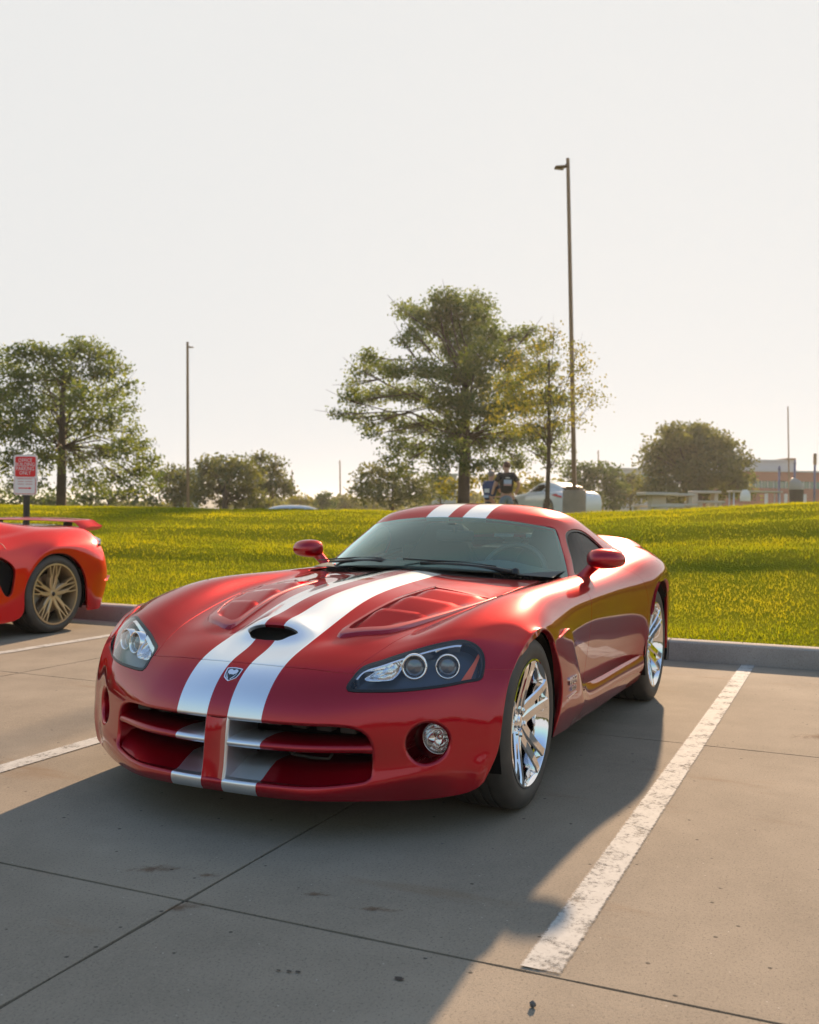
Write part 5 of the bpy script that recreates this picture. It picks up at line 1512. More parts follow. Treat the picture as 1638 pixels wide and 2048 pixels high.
pts = [_c + _tilt @ Vector((0, .178 * math.cos(a), .178 * math.sin(a))) for a in np.linspace(0, 2 * math.pi, 41)]
add_tube(bm, pts, .015, 10, caps=False); bm_obj('wheel_rim', bm, simple('wheel_leather', (.07, .075, .075), .4), st, smooth=True)
bm = bmesh.new(); add_lathe(bm, [(.0005, .03), (.05, .025), (.062, 0), (.05, -.03)], 20, (0, 0, 0), 'x'); bmesh.ops.transform(bm, matrix=Matrix.Translation(_c) @ _tilt.to_4x4(), verts=bm.verts)
bm_obj('airbag_hub', bm, SEAT, st, smooth=True)
for a in (0, math.pi, -math.pi / 2):
    bm = bmesh.new(); add_tube(bm, [_c + _tilt @ Vector((0, .05 * math.cos(a), .05 * math.sin(a))), _c + _tilt @ Vector((0, .17 * math.cos(a), .17 * math.sin(a)))], [.022, .012], 8)
    bm_obj('spoke', bm, SILVER, st, smooth=True)
for sgn in (1, -1):
    se = empty('seat'); se.parent = VIPER
    def cushion(rows, name):
        D, u, v = surf_grid(np.array(rows), 5, 5); S = Surf.grid(D, u, v, flip=True); S.build(name, SEAT, se, flange=.09, radius=.03, seg=4)
    yc = .36 * sgn
    cushion([[(-1.98, yc - .20, .42), (-2.0, yc, .40), (-1.98, yc + .20, .42)], [(-2.03, yc - .23, .60), (-2.08, yc, .60), (-2.03, yc + .23, .60)], [(-2.10, yc - .21, .80), (-2.14, yc, .80), (-2.10, yc + .21, .80)], [(-2.16, yc - .13, .95), (-2.17, yc, .95), (-2.16, yc + .13, .95)], [(-2.19, yc - .10, 1.04), (-2.195, yc, 1.045), (-2.19, yc + .10, 1.04)]], 'seat_back')
    cushion([[(-1.55, yc - .22, .42), (-1.55, yc, .40), (-1.55, yc + .22, .42)], [(-1.75, yc - .23, .44), (-1.75, yc, .41), (-1.75, yc + .23, .44)], [(-1.98, yc - .22, .42), (-1.98, yc, .39), (-1.98, yc + .22, .42)]], 'seat_cushion')
bm = bmesh.new(); add_box(bm, (-2.22, 0, .72), (.04, 1.3, .40), bevel=.01); bm_obj('rear_bulkhead', bm, SEAT, VIPER)
rm = empty('rear_view_mirror'); rm.parent = VIPER
bm = bmesh.new(); add_box(bm, (-1.43, .02, 1.005), (.035, .22, .062), bevel=.014); bm_obj('mirror_housing', bm, BLACK, rm, angle=40)
bm = bmesh.new(); add_tube(bm, [(-1.40, .02, 1.065), (-1.425, .02, 1.02)], .012, 8); bm_obj('mirror_stem', bm, BLACK, rm, smooth=True)
bm = bmesh.new(); add_box(bm, (-1.405, .02, 1.063), (.05, .045, .02), bevel=.004); bm_obj('mirror_mount', bm, BLACK, rm)

# wipers
for k, (pts, bl) in enumerate((
    ([(-1.035, .50, .838), (-1.02, .40, .856), (-.985, .22, .872), (-.955, .02, .877)], None),
    ([(-1.03, -.13, .868), (-.99, -.22, .876), (-1.05, -.42, .868), (-1.13, -.60, .852)], None))):
    wp = empty('windshield_wiper'); wp.parent = VIPER
    bm = bmesh.new(); add_tube(bm, pts, [.016, .011, .008, .006], 8); bm_obj('wiper_arm', bm, RUBBER_TRIM, wp, smooth=True)
    bm = bmesh.new()
    a, b = Vector(pts[1]), Vector(pts[3]); b2 = b + (b - a) * .25
    add_tube(bm, [a + Vector((-.015, 0, .012)), (a + b) / 2 + Vector((-.018, 0, .018)), b2 + Vector((-.015, 0, .010))], [.005, .006, .004], 6)
    bm_obj('wiper_blade', bm, RUBBER_TRIM, wp, smooth=True)
    bm = bmesh.new(); add_lathe(bm, [(.0005, .028), (.018, .022), (.022, 0)], 14, pts[0], 'z'); bm_obj('wiper_pivot', bm, BLACK, wp, smooth=True)
# slats of the air intake in the cowl
for sgn in (1, -1):
    for k in range(12):
        y = .40 + .016 * k
        bm = bmesh.new(); add_box(bm, (-1.02 - .33 * (y - .36), y * sgn, .824 - .05 * (y - .4)), (.07, .006, .012)); bm_obj('cowl_slat', bm, RUBBER_TRIM, COWL)

# door mirrors
for sgn in (1, -1):
    mi = empty('door_mirror'); mi.parent = VIPER
    bm = bmesh.new()
    def pod(v):
        x = v.x if v.x > 0 else max(v.x, -.30)           # flat at the back where the glass sits
        s_ = 1 if v.z > 0 else .82
        return Vector((x * (1.15 - .25 * v.y), (abs(v.y) ** .82) * (1 if v.y > 0 else -1), (abs(v.z) ** .82) * (1 if v.z > 0 else -1) * s_ * (1 - .10 * v.y)))
    ellipsoid(bm, (-1.375, .874, .905), (.078, .100, .056), Matrix.Rotation(rad(18), 3, 'Z'), 28, 18, pod)
    if sgn < 0: bmesh.ops.scale(bm, vec=(1, -1, 1), verts=bm.verts); bmesh.ops.reverse_faces(bm, faces=bm.faces[:])
    bm_obj('mirror_shell', bm, RED, mi, smooth=True)
    bm = bmesh.new()
    ellipsoid(bm, (-1.397, .868, .905), (.006, .088, .044), Matrix.Rotation(rad(18), 3, 'Z'), 24, 10)
    if sgn < 0: bmesh.ops.scale(bm, vec=(1, -1, 1), verts=bm.verts); bmesh.ops.reverse_faces(bm, faces=bm.faces[:])
    bm_obj('mirror_glass', bm, CHROME, mi, smooth=True)
    bm = bmesh.new()
    pts = [(-1.38, .745 * sgn, .790), (-1.38, .757 * sgn, .815), (-1.38, .782 * sgn, .845), (-1.378, .810 * sgn, .873), (-1.377, .832 * sgn, .892)]
    rg = add_tube(bm, pts, [.046, .030, .026, .028, .034], 16)
    bm_obj('mirror_stalk', bm, RED, mi, smooth=True)

# chrome letters on the vent panel
for sgn in (1, -1):
    for txt, z, sz, sh, x0 in (('VIPER', .428, .050, .25, -.475), ('SRT10', .392, .028, .2, -.487)):
        o = text_mesh('badge_lettering', txt, sz, CHROME, VIPER, extrude=.003, shear=sh, sx=1.05)
        o.rotation_euler = (rad(90), 0, rad(180 if sgn > 0 else 0))
        o.location = (x0, .9475 * sgn, z)
    bm = bmesh.new(); add_box(bm, (-.478, .9455 * sgn, .366), (.135, .004, .004), rot=Matrix.Rotation(rad(4), 3, 'Y')); bm_obj('badge_bar', bm, CHROME, VIPER)
# wheels
def rubber_mat():
    m, nt, b = new_mat('tyre_rubber')
    b.inputs['Base Color'].default_value = (.022, .021, .020, 1)
    b.inputs['Roughness'].default_value = .62
    tc = nt.nodes.new('ShaderNodeTexCoord'); nz = nt.nodes.new('ShaderNodeTexNoise'); nz.inputs['Scale'].default_value = 14; nz.inputs['Detail'].default_value = 8
    nt.links.new(tc.outputs['Object'], nz.inputs['Vector'])
    c = mix_rgb(nt, nz.outputs['Fac'], (.030, .028, .026), (.080, .073, .063)); nt.links.new(c, b.inputs['Base Color'])
    return m
TYRE = rubber_mat()
BRAKE_RED = simple('red_caliper', (.35, .01, .01), .3, coat=.6)
DISC = simple('brake_disc', (.35, .34, .33), .3, 1.0)

def build_tyre(parent, R, rim, w, y_out, c, mat, groove=4):
    """tyre with rounded shoulders, grooved tread; outer side wall at y_out (car frame: +y = outside)."""
    bm = bmesh.new()
    yo, yi = y_out, y_out - w
    prof = [(rim - .004, yo - .022), (rim + .004, yo - .010), (rim + .02, yo - .003), (rim + (R - rim) * .45, yo), (R - .030, yo - .006), (R - .014, yo - .014), (R - .005, yo - .026), (R - .001, yo - .040)]
    tw = w - .08
    ys = [yo - .04]
    for g in range(groove):
        gy = yo - .04 - tw * (g + 1) / (groove + 1)
        prof += [(R, gy + .006), (R - .007, gy + .004), (R - .007, gy - .004), (R, gy - .006)]
    prof += [(R - .001, yi + .04), (R - .005, yi + .026), (R - .014, yi + .014), (R - .03, yi + .006), (rim + .02, yi + .003), (rim, yi + .015)]
    add_lathe(bm, prof, 72, c, 'y')
    # shoulder sipes
    return bm_obj('tyre', bm, mat, parent, angle=38)

def bar(bm, path, width, thick, taper=1.0):
    """rectangular bar with a slightly crowned outer face through path points (lateral x, radial z, height y)."""
    rings = []
    n = len(path)
    for i, (x, z, y) in enumerate(path):
        if i == 0: dx, dz = path[1][0] - x, path[1][1] - z
        elif i == n - 1: dx, dz = x - path[-2][0], z - path[-2][1]
        else: dx, dz = path[i + 1][0] - path[i - 1][0], path[i + 1][1] - path[i - 1][1]
        L = math.hypot(dx, dz); px_, pz_ = dz / L, -dx / L
        w = (width[i] if hasattr(width, '__len__') else width) / 2
        t = thick[i] if hasattr(thick, '__len__') else thick
        ring = []
        for a, b in ((-1, -t), (-1.0, -.006), (-.72, 0), (.72, 0), (1.0, -.006), (1, -t)):
            ring.append(bm.verts.new((x + px_ * w * a, y + b, z + pz_ * w * a)))
        rings.append(ring)
    for r0, r1 in zip(rings[:-1], rings[1:]):
        for k in range(6):
            bm.faces.new((r0[k], r0[(k + 1) % 6], r1[(k + 1) % 6], r1[k]))
    bm.faces.new(rings[0]); bm.faces.new(rings[-1][::-1])

def spin(bm, ang, c, sgn):
    bmesh.ops.rotate(bm, cent=(0, 0, 0), matrix=Matrix.Rotation(ang, 3, 'Y'), verts=bm.verts)
    if sgn < 0: bmesh.ops.scale(bm, vec=(1, -1, 1), verts=bm.verts)
    bmesh.ops.translate(bm, vec=c, verts=bm.verts)
    bmesh.ops.recalc_face_normals(bm, faces=bm.faces[:])

def viper_wheel(ax, R, rim, w, y_out, sgn, rot0):
    wh = empty('wheel', (ax, 0, 0)); wh.parent = VIPER
    def place(bm): 
        if sgn < 0:
            bmesh.ops.scale(bm, vec=(1, -1, 1), verts=bm.verts); bmesh.ops.reverse_faces(bm, faces=bm.faces[:])
    bm = bmesh.new(); o = None
    t = empty('tyre_unit') if False else None
    # tyre
    ty = build_tyre(wh, R, rim, w, y_out, (0, 0, R), TYRE)
    if sgn < 0:
        ty.data.transform(Matrix.Diagonal((1, -1, 1, 1))); ty.data.flip_normals()
    # rim barrel and lip
    bm = bmesh.new()
    yo = y_out
    add_lathe(bm, [(rim - .006, yo - .022), (rim + .003, yo - .014), (rim + .003, yo - .006), (rim - .004, yo - .004), (rim - .010, yo - .010), (rim - .016, yo - .03), (rim - .024, yo - .06), (rim - .030, yo - .12), (rim - .012, yo - w + .02), (rim, yo - w + .012)], 64, (0, 0, R), 'y')
    place(bm); RIM = bm_obj('rim', bm, CHROME, wh, angle=35)
    ch = .055                                       # hub sits this far inside the lip
    for k in range(5):
        bm = bmesh.new()
        for s_ in (-1, 1):
            path = [(s_ * .022, .036, -ch + .004), (s_ * .0245, .075, -ch + .010), (s_ * .027, .115, -ch + .020), (s_ * .031, .165, -ch + .034), (s_ * .038, rim - .034, -ch + .046), (s_ * .046, rim - .006, -ch + .050)]
            bar(bm, path, [.050, .047, .044, .041, .040, .046], [.06, .06, .055, .05, .045, .045])
        # web that joins the pair towards the hub, leaving a slot near the rim
        bar(bm, [(0, .030, -ch - .002), (0, .075, -ch + .002), (0, .125, -ch + .014), (0, .150, -ch + .020)], [.05, .045, .036, .030], [.05, .045, .04, .04])
        bar(bm, [(0, .166, -ch + .025), (0, .178, -ch + .029)], [.036, .036], [.03, .03])
        # flared foot where the pair meets the rim
        for s_ in (-1, 1):
            bar(bm, [(s_ * .036, rim - .045, -ch + .040), (s_ * .066, rim - .014, -ch + .044)], [.014, .012], [.035, .035])
        bmesh.ops.translate(bm, vec=(0, yo, 0), verts=bm.verts)
        spin(bm, rot0 + k * 2 * math.pi / 5, (0, 0, R), sgn)
        bm_obj('spoke', bm, CHROME, RIM, angle=30)
    bm = bmesh.new(); add_lathe(bm, [(.0005, yo - ch + .010), (.022, yo - ch + .008), (.029, yo - ch + .001), (.030, yo - ch - .02), (.074, yo - ch - .022), (.080, yo - ch - .045), (.078, yo - .2)], 36, (0, 0, R), 'y')
    place(bm); bm_obj('hub', bm, CHROME, RIM, angle=35)
    for k in range(6):
        a = k * math.pi / 3 + .3
        bm = bmesh.new(); add_lathe(bm, [(.0005, yo - ch + .012), (.008, yo - ch + .012), (.0105, yo - ch + .006), (.0105, yo - ch - .03)], 8, (.054 * math.cos(a), 0, R + .054 * math.sin(a)), 'y')
        place(bm); bm_obj('lug_nut', bm, CHROME, RIM, angle=30)
    bm = bmesh.new(); add_lathe(bm, [(.08, yo - .135), (.177, yo - .135), (.177, yo - .165), (.08, yo - .165)], 48, (0, 0, R), 'y', closed=True)
    place(bm); bm_obj('brake_disc', bm, DISC, wh, angle=30)
    bm = bmesh.new()
    for a0 in np.linspace(-.55, .55, 6):
        pass
    ring = []
    aa = np.linspace(math.pi - .5, math.pi + .5, 9)
    for r_, y_ in ((.120, yo - .105), (.192, yo - .105), (.196, yo - .19), (.120, yo - .19)):
        ring.append([bm.verts.new((r_ * math.cos(a), y_, R + r_ * math.sin(a))) for a in aa])
    for q in range(4):
        r0, r1 = ring[q], ring[(q + 1) % 4]
        for k in range(8): bm.faces.new((r0[k], r0[k + 1], r1[k + 1], r1[k]))
    bm.faces.new([r[0] for r in ring]); bm.faces.new([r[-1] for r in ring])
    bmesh.ops.recalc_face_normals(bm, faces=bm.faces[:])
    place(bm); bm_obj('brake_caliper', bm, BRAKE_RED, wh, angle=30)
    return wh
for sgn in (1, -1):
    viper_wheel(-.005, .330, .243, .275, .916, sgn, .05)
    viper_wheel(-2.51, .347, .256, .335, .930, sgn, .35)
# ---------------------------------------------------------------- the other cars
def wheel_simple(parent, loc, R, rim, w, sgn, style, rim_mat, rot0=.2):
    """wheel with its outer face at loc.y; style 'y' = five split twin spokes, 'five' = five plain spokes."""
    wh = empty('wheel', (loc[0], 0, 0)); wh.parent = parent
    yo = abs(loc[1])
    ty = build_tyre(wh, R, rim, w, yo, (0, 0, R), TYRE, groove=3)
    if sgn < 0: ty.data.transform(Matrix.Diagonal((1, -1, 1, 1))); ty.data.flip_normals()
    def fl(bm):
        if sgn < 0: bmesh.ops.scale(bm, vec=(1, -1, 1), verts=bm.verts); bmesh.ops.reverse_faces(bm, faces=bm.faces[:])
    bm = bmesh.new(); add_lathe(bm, [(rim - .004, yo - .02), (rim + .004, yo - .012), (rim + .003, yo - .004), (rim - .010, yo - .004), (rim - .014, yo - .02), (rim - .03, yo - .08), (rim - .02, yo - w + .02)], 56, (0, 0, R), 'y'); fl(bm)
    RM = bm_obj('rim', bm, rim_mat, wh, angle=35)
    ch = .035
    for k in range(5):
        bm = bmesh.new()
        if style == 'y':
            for s_ in (-1, 1):
                bar(bm, [(s_ * .010, .030, -ch), (s_ * .024, .085, -ch + .004), (s_ * .030, .130, -ch + .010), (s_ * .026, .165, -ch + .014)], [.032, .036, .036, .028], [.05, .05, .045, .04])
                for t_ in (.012, .064):
                    bar(bm, [(s_ * .029, .135, -ch + .011), (s_ * (t_ * .55 + .014), .185, -ch + .018), (s_ * t_, rim - .006, -ch + .026)], [.021, .015, .015], [.04, .035, .03])
        else:
            bar(bm, [(0, .03, -ch), (0, .12, -ch + .006), (0, rim - .006, -ch + .022)], [.075, .06, .055], [.05, .045, .04])
        bmesh.ops.translate(bm, vec=(0, yo, 0), verts=bm.verts)
        spin(bm, rot0 + k * 2 * math.pi / 5, (0, 0, R), sgn)
        bm_obj('spoke', bm, rim_mat, RM, angle=30)
    bm = bmesh.new(); add_lathe(bm, [(.0005, yo - ch + .006), (.028, yo - ch + .005), (.031, yo - ch), (.06, yo - ch - .012), (.065, yo - ch - .05)], 24, (0, 0, R), 'y'); fl(bm); bm_obj('hub', bm, rim_mat, RM, angle=35)
    bm = bmesh.new(); add_lathe(bm, [(.0005, yo - ch + .0065), (.020, yo - ch + .0062), (.021, yo - ch + .003)], 20, (0, 0, R), 'y'); fl(bm); bm_obj('hub_cap', bm, BLACK, RM, smooth=True)
    bm = bmesh.new(); add_lathe(bm, [(.07, yo - .10), (.175, yo - .10), (.175, yo - .13), (.07, yo - .13)], 40, (0, 0, R), 'y', closed=True); fl(bm); bm_obj('brake_disc', bm, DISC, wh, angle=30)
    bm = bmesh.new(); add_lathe(bm, [(.0005, yo - .16), (rim - .03, yo - .16)], 32, (0, 0, R), 'y'); fl(bm); bm_obj('wheel_well', bm, MATTE_BLACK, wh)
    return wh

# --- red mid-engined sports car, backed in beside the striped one
C8 = empty('sports_car', (-3.115, -5.375, 0)); tag(C8, 'bright red sports car with bronze wheels and rear wing at the left edge', 'car')
RED2 = car_paint('bright_red_paint', (.64, .005, .004), metal=.72, rough=.42)
GOLD = simple('bronze_gold_wheel', (.62, .46, .28), .34, .75)
_c8 = np.array([
 [(-.88,0,.17),(-.87,.45,.17),(-.84,.70,.17),(-.79,.81,.17),(-.72,.89,.17),(-.60,.935,.17),(-.50,.948,.17),(-.44,.945,.17)],
 [(-1.02,0,.44),(-1.01,.45,.44),(-.975,.70,.44),(-.92,.82,.44),(-.80,.915,.43),(-.63,.955,.42),(-.48,.965,.39),(-.400,.960,.345)],
 [(-1.025,0,.66),(-1.015,.45,.66),(-.96,.70,.655),(-.885,.82,.65),(-.76,.915,.64),(-.59,.960,.62),(-.43,.970,.56),(-.365,.965,.47)],
 [(-.95,0,.82),(-.94,.45,.82),(-.89,.69,.80),(-.81,.80,.785),(-.68,.895,.76),(-.50,.953,.72),(-.36,.970,.67),(-.295,.966,.585)],
 [(-.84,0,.93),(-.83,.45,.925),(-.75,.68,.905),(-.66,.79,.875),(-.53,.885,.825),(-.36,.945,.775),(-.22,.968,.735),(-.165,.965,.680)],
 [(-.40,0,.945),(-.40,.45,.940),(-.36,.68,.930),(-.30,.79,.905),(-.22,.88,.855),(-.10,.945,.795),(0,.970,.752),(.02,.966,.710)],
 [(.05,0,.99),(.05,.45,.96),(.05,.68,.915),(.05,.78,.89),(.07,.875,.835),(.12,.94,.765),(.195,.962,.70),(.205,.962,.648)],
 [(.35,0,1.05),(.35,.45,1.0),(.35,.66,.880),(.35,.76,.85),(.36,.86,.79),(.37,.925,.70),(.367,.945,.55),(.367,.950,.40)],
 [(.65,0,1.12),(.65,.45,1.06),(.65,.62,.88),(.65,.74,.82),(.65,.84,.765),(.65,.905,.66),(.60,.93,.40),(.42,.945,.17)],
 [(1.1,0,1.20),(1.1,.42,1.15),(1.1,.60,.92),(1.1,.72,.81),(1.1,.83,.74),(1.1,.885,.62),(1.1,.915,.38),(1.1,.92,.17)],
 [(1.7,0,1.10),(1.7,.40,1.05),(1.7,.60,.86),(1.7,.72,.79),(1.7,.84,.74),(1.7,.90,.62),(1.7,.92,.38),(1.7,.92,.17)],
 [(2.2,0,.82),(2.2,.40,.81),(2.2,.62,.81),(2.2,.76,.79),(2.2,.86,.75),(2.2,.93,.65),(2.27,.94,.45),(2.33,.93,.25)],
 [(2.72,0,.70),(2.72,.4,.70),(2.72,.62,.73),(2.72,.76,.745),(2.72,.87,.735),(2.72,.935,.718),(2.72,.955,.71),(2.72,.95,.70)],
 [(3.2,0,.58),(3.2,.4,.58),(3.2,.6,.60),(3.2,.72,.61),(3.18,.82,.60),(3.14,.89,.56),(3.1,.92,.45),(3.07,.93,.25)],
 [(3.62,0,.38),(3.60,.4,.38),(3.53,.6,.38),(3.47,.70,.38),(3.40,.78,.37),(3.32,.84,.35),(3.25,.88,.28),(3.2,.9,.2)],
 [(3.62,0,.2),(3.60,.4,.2),(3.54,.6,.2),(3.48,.7,.2),(3.41,.77,.2),(3.34,.83,.2),(3.27,.87,.18),(3.2,.89,.17)]])
_c8[..., 0] = np.where(_c8[..., 0] < -.35, -.35 + (_c8[..., 0] + .35) * .76, _c8[..., 0])
_f = np.concatenate([(_c8 * [1, -1, 1])[:, :0:-1], _c8], axis=1)
_D8, _u8, _v8 = surf_grid(_f, 7, 6)
B8 = Surf.grid(_D8, _u8, _v8, flip=False)
def S8(poly, s, ylo): 
    d = sd_poly(poly, s.P[:, [0, 2]]); return np.where(np.abs(s.P[:, 1]) > ylo, d, .5)
WIN8 = smooth_poly([(.62,.905),(.85,1.04),(1.1,1.10),(1.45,1.07),(1.75,.97),(1.95,.87),(1.5,.85),(1.0,.87)], 3)
INT8 = smooth_poly([(.46,.60),(.60,.70),(.68,.66),(.62,.46),(.56,.36),(.50,.36),(.47,.45)], 3)
TL8 = np.array([(.60,.742),(.90,.742),(.88,.80),(.76,.835),(.60,.835)])
def S8t(s):
    d = sd_poly(TL8, np.stack([np.abs(s.P[:, 1]), s.P[:, 2]], 1)); return np.where(s.P[:, 0] < -.60, d, .5)
b = B8.keep(-S8(WIN8, B8, .38)); b = b.keep(-S8(INT8, b, .8)); 
_sm8 = lambda s: s.P[:, 0] + .43 + .25 * np.clip(s.P[:, 2] - .62, 0, 1)
b.keep(-_sm8(b) + .0025).build('body', RED2, C8, flange=.02, radius=.004)
b.keep(_sm8(b) + .0025).build('rear_bumper', RED2, C8, flange=.02, radius=.004)
for sgn in (1, -1):
    h = B8.keep(.2 - B8.P[:, 1] * sgn)
    h.keep(S8(WIN8, h, .38) + .004).offset(-.012).build('side_window', SIDE_GLASS, C8)
    h.keep(S8(INT8, h, .8) + .004).offset(-.05).build('side_intake', MATTE_BLACK, C8)
    sc_ = lambda x: -.35 + (x + .35) * .76
    pth = [(sc_(-.925), .60, .81), (sc_(-.895), .69, .802), (sc_(-.825), .795, .788), (sc_(-.74), .855, .776), (sc_(-.665), .905, .768)]
    for nm, z0, z1, mt in (('tail_light', -.004, .034, simple('tail_light_smoke', (.16, .16, .17), .1, coat=1.0)), ('tail_light_strip', -.036, -.006, simple('tail_light_red', (.45, .012, .012), .2, coat=1.0))):
        P = []
        for k, (x, y, z) in enumerate(pth):
            w = 1 - .75 * (k / 4) ** 2
            P += [(x - .016, (y + .012) * sgn, z + z0 * w), (x - .012, (y + .012) * sgn, z + z1 * w), (x + .03, (y - .03) * sgn, z + z1 * w), (x + .03, (y - .03) * sgn, z + z0 * w)]
        F = [tuple((4 * k + q, 4 * k + (q + 1) % 4, 4 * k + 4 + (q + 1) % 4, 4 * k + 4 + q)) for k in range(4) for q in range(4)] + [(0, 1, 2, 3), (19, 18, 17, 16)]
        bm = bmesh.new(); vv = [bm.verts.new(p) for p in P]
        for f in F: bm.faces.new([vv[i] for i in f])
        bmesh.ops.recalc_face_normals(bm, faces=bm.faces[:]); bm_obj(nm, bm, mt, C8, angle=40)
    bm = bmesh.new(); v = [bm.verts.new(p) for p in ((-.64, .935 * sgn, .425), (-.82, .80 * sgn, .450), (-.84, .83 * sgn, .462), (-.66, .955 * sgn, .432), (-.85, .70 * sgn, .47))]
    bm.faces.new((v[0], v[1], v[2], v[3])); bm.faces.new((v[1], v[4], v[2])); bm_obj('bumper_fin', bm, RED2, C8)
    wheel_simple(C8, (0, .952, 0), .346, .268, .30, sgn, 'y', GOLD, .0)
    wheel_simple(C8, (2.72, .945, 0), .335, .255, .25, sgn, 'y', GOLD, .3)
    for ax in (0, 2.72):
        bm = bmesh.new(); rr = []
        for y, r in ((.94, .362), (.60, .362), (.60, .02)):
            rr.append([bm.verts.new((ax + r * math.cos(a), y * sgn, max(.34 + r * math.sin(a), .18))) for a in np.linspace(-.4, math.pi + .4, 24)])
        for r0, r1 in zip(rr[:-1], rr[1:]):
            for k in range(23): bm.faces.new((r0[k], r0[k + 1], r1[k + 1], r1[k]))
        bm_obj('wheel_arch_liner', bm, MATTE_BLACK, C8, smooth=True)
    # fuel flap ring
    if sgn > 0:
        bm = bmesh.new(); add_tube(bm, [(.58 + .075 * math.cos(a), .876 - .22 * .075 * math.sin(a) * 0 - .9 * (.075 * math.sin(a)) * .35, .735 + .075 * math.sin(a)) for a in np.linspace(0, 2 * math.pi, 29)], .0025, 6, caps=False); bm_obj('fuel_flap_gap', bm, BLACK, C8, smooth=True)
bm = bmesh.new(); add_box(bm, (1.3, 0, .30), (3.4, 1.1, .24)); add_box(bm, (-.5, 0, .36), (.6, 1.2, .34)); add_box(bm, (1.3, 0, .45), (1.6, 1.6, .5)); bm_obj('underbody', bm, MATTE_BLACK, C8)
# rear wing
P, F = [], []
ys = np.linspace(-.71, .71, 33)
for y in ys:
    t = abs(y) / .71
    zc = .972 + .012 * (1 - t * t) - .070 * sstep(.84, 1.0, t); xc = -.70 - .04 * (1 - t * t) - .03 * sstep(.84, 1, t)
    sec = [(.13, -.002), (.10, .010), (.0, .020), (-.09, .018), (-.125, .024), (-.13, .018), (-.09, .004), (.0, -.004), (.10, -.008)]
    for dx, dz in sec: P.append((xc + dx, y, zc + dz * (1 + .6 * float(sstep(.84, 1.0, t)))))
n = 9
for i in range(len(ys) - 1):
    for j in range(n): F.append((i * n + j, (i + 1) * n + j, (i + 1) * n + (j + 1) % n, i * n + (j + 1) % n))
F += [tuple(range(n))[::-1], tuple(range(len(P) - n, len(P)))]
WG = mesh_obj('rear_wing', P, F, RED2, C8); WG.data.set_sharp_from_angle(angle=rad(45))
for y in (-.45, .45):
    bm = bmesh.new(); add_box(bm, (-.67, y, .945), (.10, .02, .05)); bm_obj('wing_support', bm, BLACK, WG)

# --- generic coupe/saloon for the cars beyond the bank
def far_car(name, label, loc, rz, paint, L, W, H, belt, hood, roof, wheel_r, wb, glass_poly, group, tail=None, gz=0.0):
    """roof: list of (x, z, half width) along the centre; body nose at +x."""
    root = empty(name, loc, rz); tag(root, label, 'car', group)
    ws_ = W / 2
    rows = []
    for (x, zt_, zs, w) in hood:
        rows.append([(x, 0, zt_), (x, w * .5, zt_ - .005), (x, w * .82, zs + (zt_ - zs) * .6), (x, w * .96, zs), (x, w, zs - (.12 if zs > .55 else .004)), (x, w, .45 if zs > .55 else min(.42, zs - .005)), (x, w * .97, .20 if zs > .3 else zs - .01)])
    G = np.array(rows); fu = np.concatenate([(G * [1, -1, 1])[:, :0:-1], G], axis=1)
    D, u, v = surf_grid(fu, 7, 5); S = Surf.grid(D, u, v, flip=False)
    if np.mean(S.N[:, 2]) < 0: S = Surf.grid(D, u, v, flip=True)
    dist = np.minimum(np.hypot(S.P[:, 0] - wb / 2, S.P[:, 2] - wheel_r), np.hypot(S.P[:, 0] + wb / 2, S.P[:, 2] - wheel_r)) - (wheel_r + .045)
    S = S.keep(-np.where(np.abs(S.P[:, 1]) > ws_ * .7, dist, .5))
    S.build('body', paint, root, flange=.03, radius=.006)
    rows = []
    for (x, z, w, zb, wb_) in roof:
        rows.append([(x, 0, z), (x, w * .55, z - .012), (x, w * .85, z - .04), (x, w, max(z - .11, zb + .01)), (x, (w + wb_) / 2, (max(z - .11, zb + .01) + zb) / 2), (x, wb_, zb)])
    G = np.array(rows); fu = np.concatenate([(G * [1, -1, 1])[:, :0:-1], G], axis=1)
    D, u, v = surf_grid(fu, 8, 6); S = Surf.grid(D, u, v, flip=False)
    if np.mean(S.N[:, 2]) < 0: S = Surf.grid(D, u, v, flip=True)
    def sg(s): 
        d = np.full(len(s.P), .5)
        for gp in glass_poly: d = np.minimum(d, sd_poly(np.array(gp), s.P[:, [0, 2]]))
        return np.where(np.abs(s.P[:, 1]) > roof[len(roof) // 2][2] * .80, d, .5)
    xs = [r[0] for r in roof]
    def sw(s):                                    # windscreen and rear glass, between the pillars
        return np.where((S_in(s)), -.05, .05)
    fr = lambda s, a, b_: np.maximum.reduce([s.P[:, 0] - a, b_ - s.P[:, 0], np.abs(s.P[:, 1]) - roof[1][2] * .80])
    wsr = (max(xs) - .04, roof[1][0] if roof[0][0] > roof[-1][0] else roof[-2][0])
    i0 = roof[0]; i1 = roof[1]; j1 = roof[-2]; j0 = roof[-1]
    A = S.keep(-sg(S)); A = A.keep(-fr(A, i0[0] - .06, i1[0] + .02)); A = A.keep(-fr(A, j1[0] - .02, j0[0] + .06))
    A.build('roof', paint, root, flange=.02, radius=.005)
    for sgn in (1, -1):
        h = S.keep(.1 - S.P[:, 1] * sgn); h.keep(sg(h) + .003).offset(-.01).build('side_window', SIDE_GLASS, root)
    S.keep(fr(S, i0[0] - .06, i1[0] + .02) + .003).offset(-.008).build('windshield', SIDE_GLASS, root)
    S.keep(fr(S, j1[0] - .02, j0[0] + .06) + .003).offset(-.008).build('rear_window', SIDE_GLASS, root)
    for sgn in (1, -1):
        for ax in (wb / 2, -wb / 2):
            wheel_simple(root, (ax, ws_ - .01, 0), wheel_r, wheel_r * .74, .22, sgn, 'five', SILVER)
    bm = bmesh.new(); add_box(bm, (0, 0, .36), (L * .8, W * .66, .3)); bm_obj('underbody', bm, MATTE_BLACK, root)
    return root
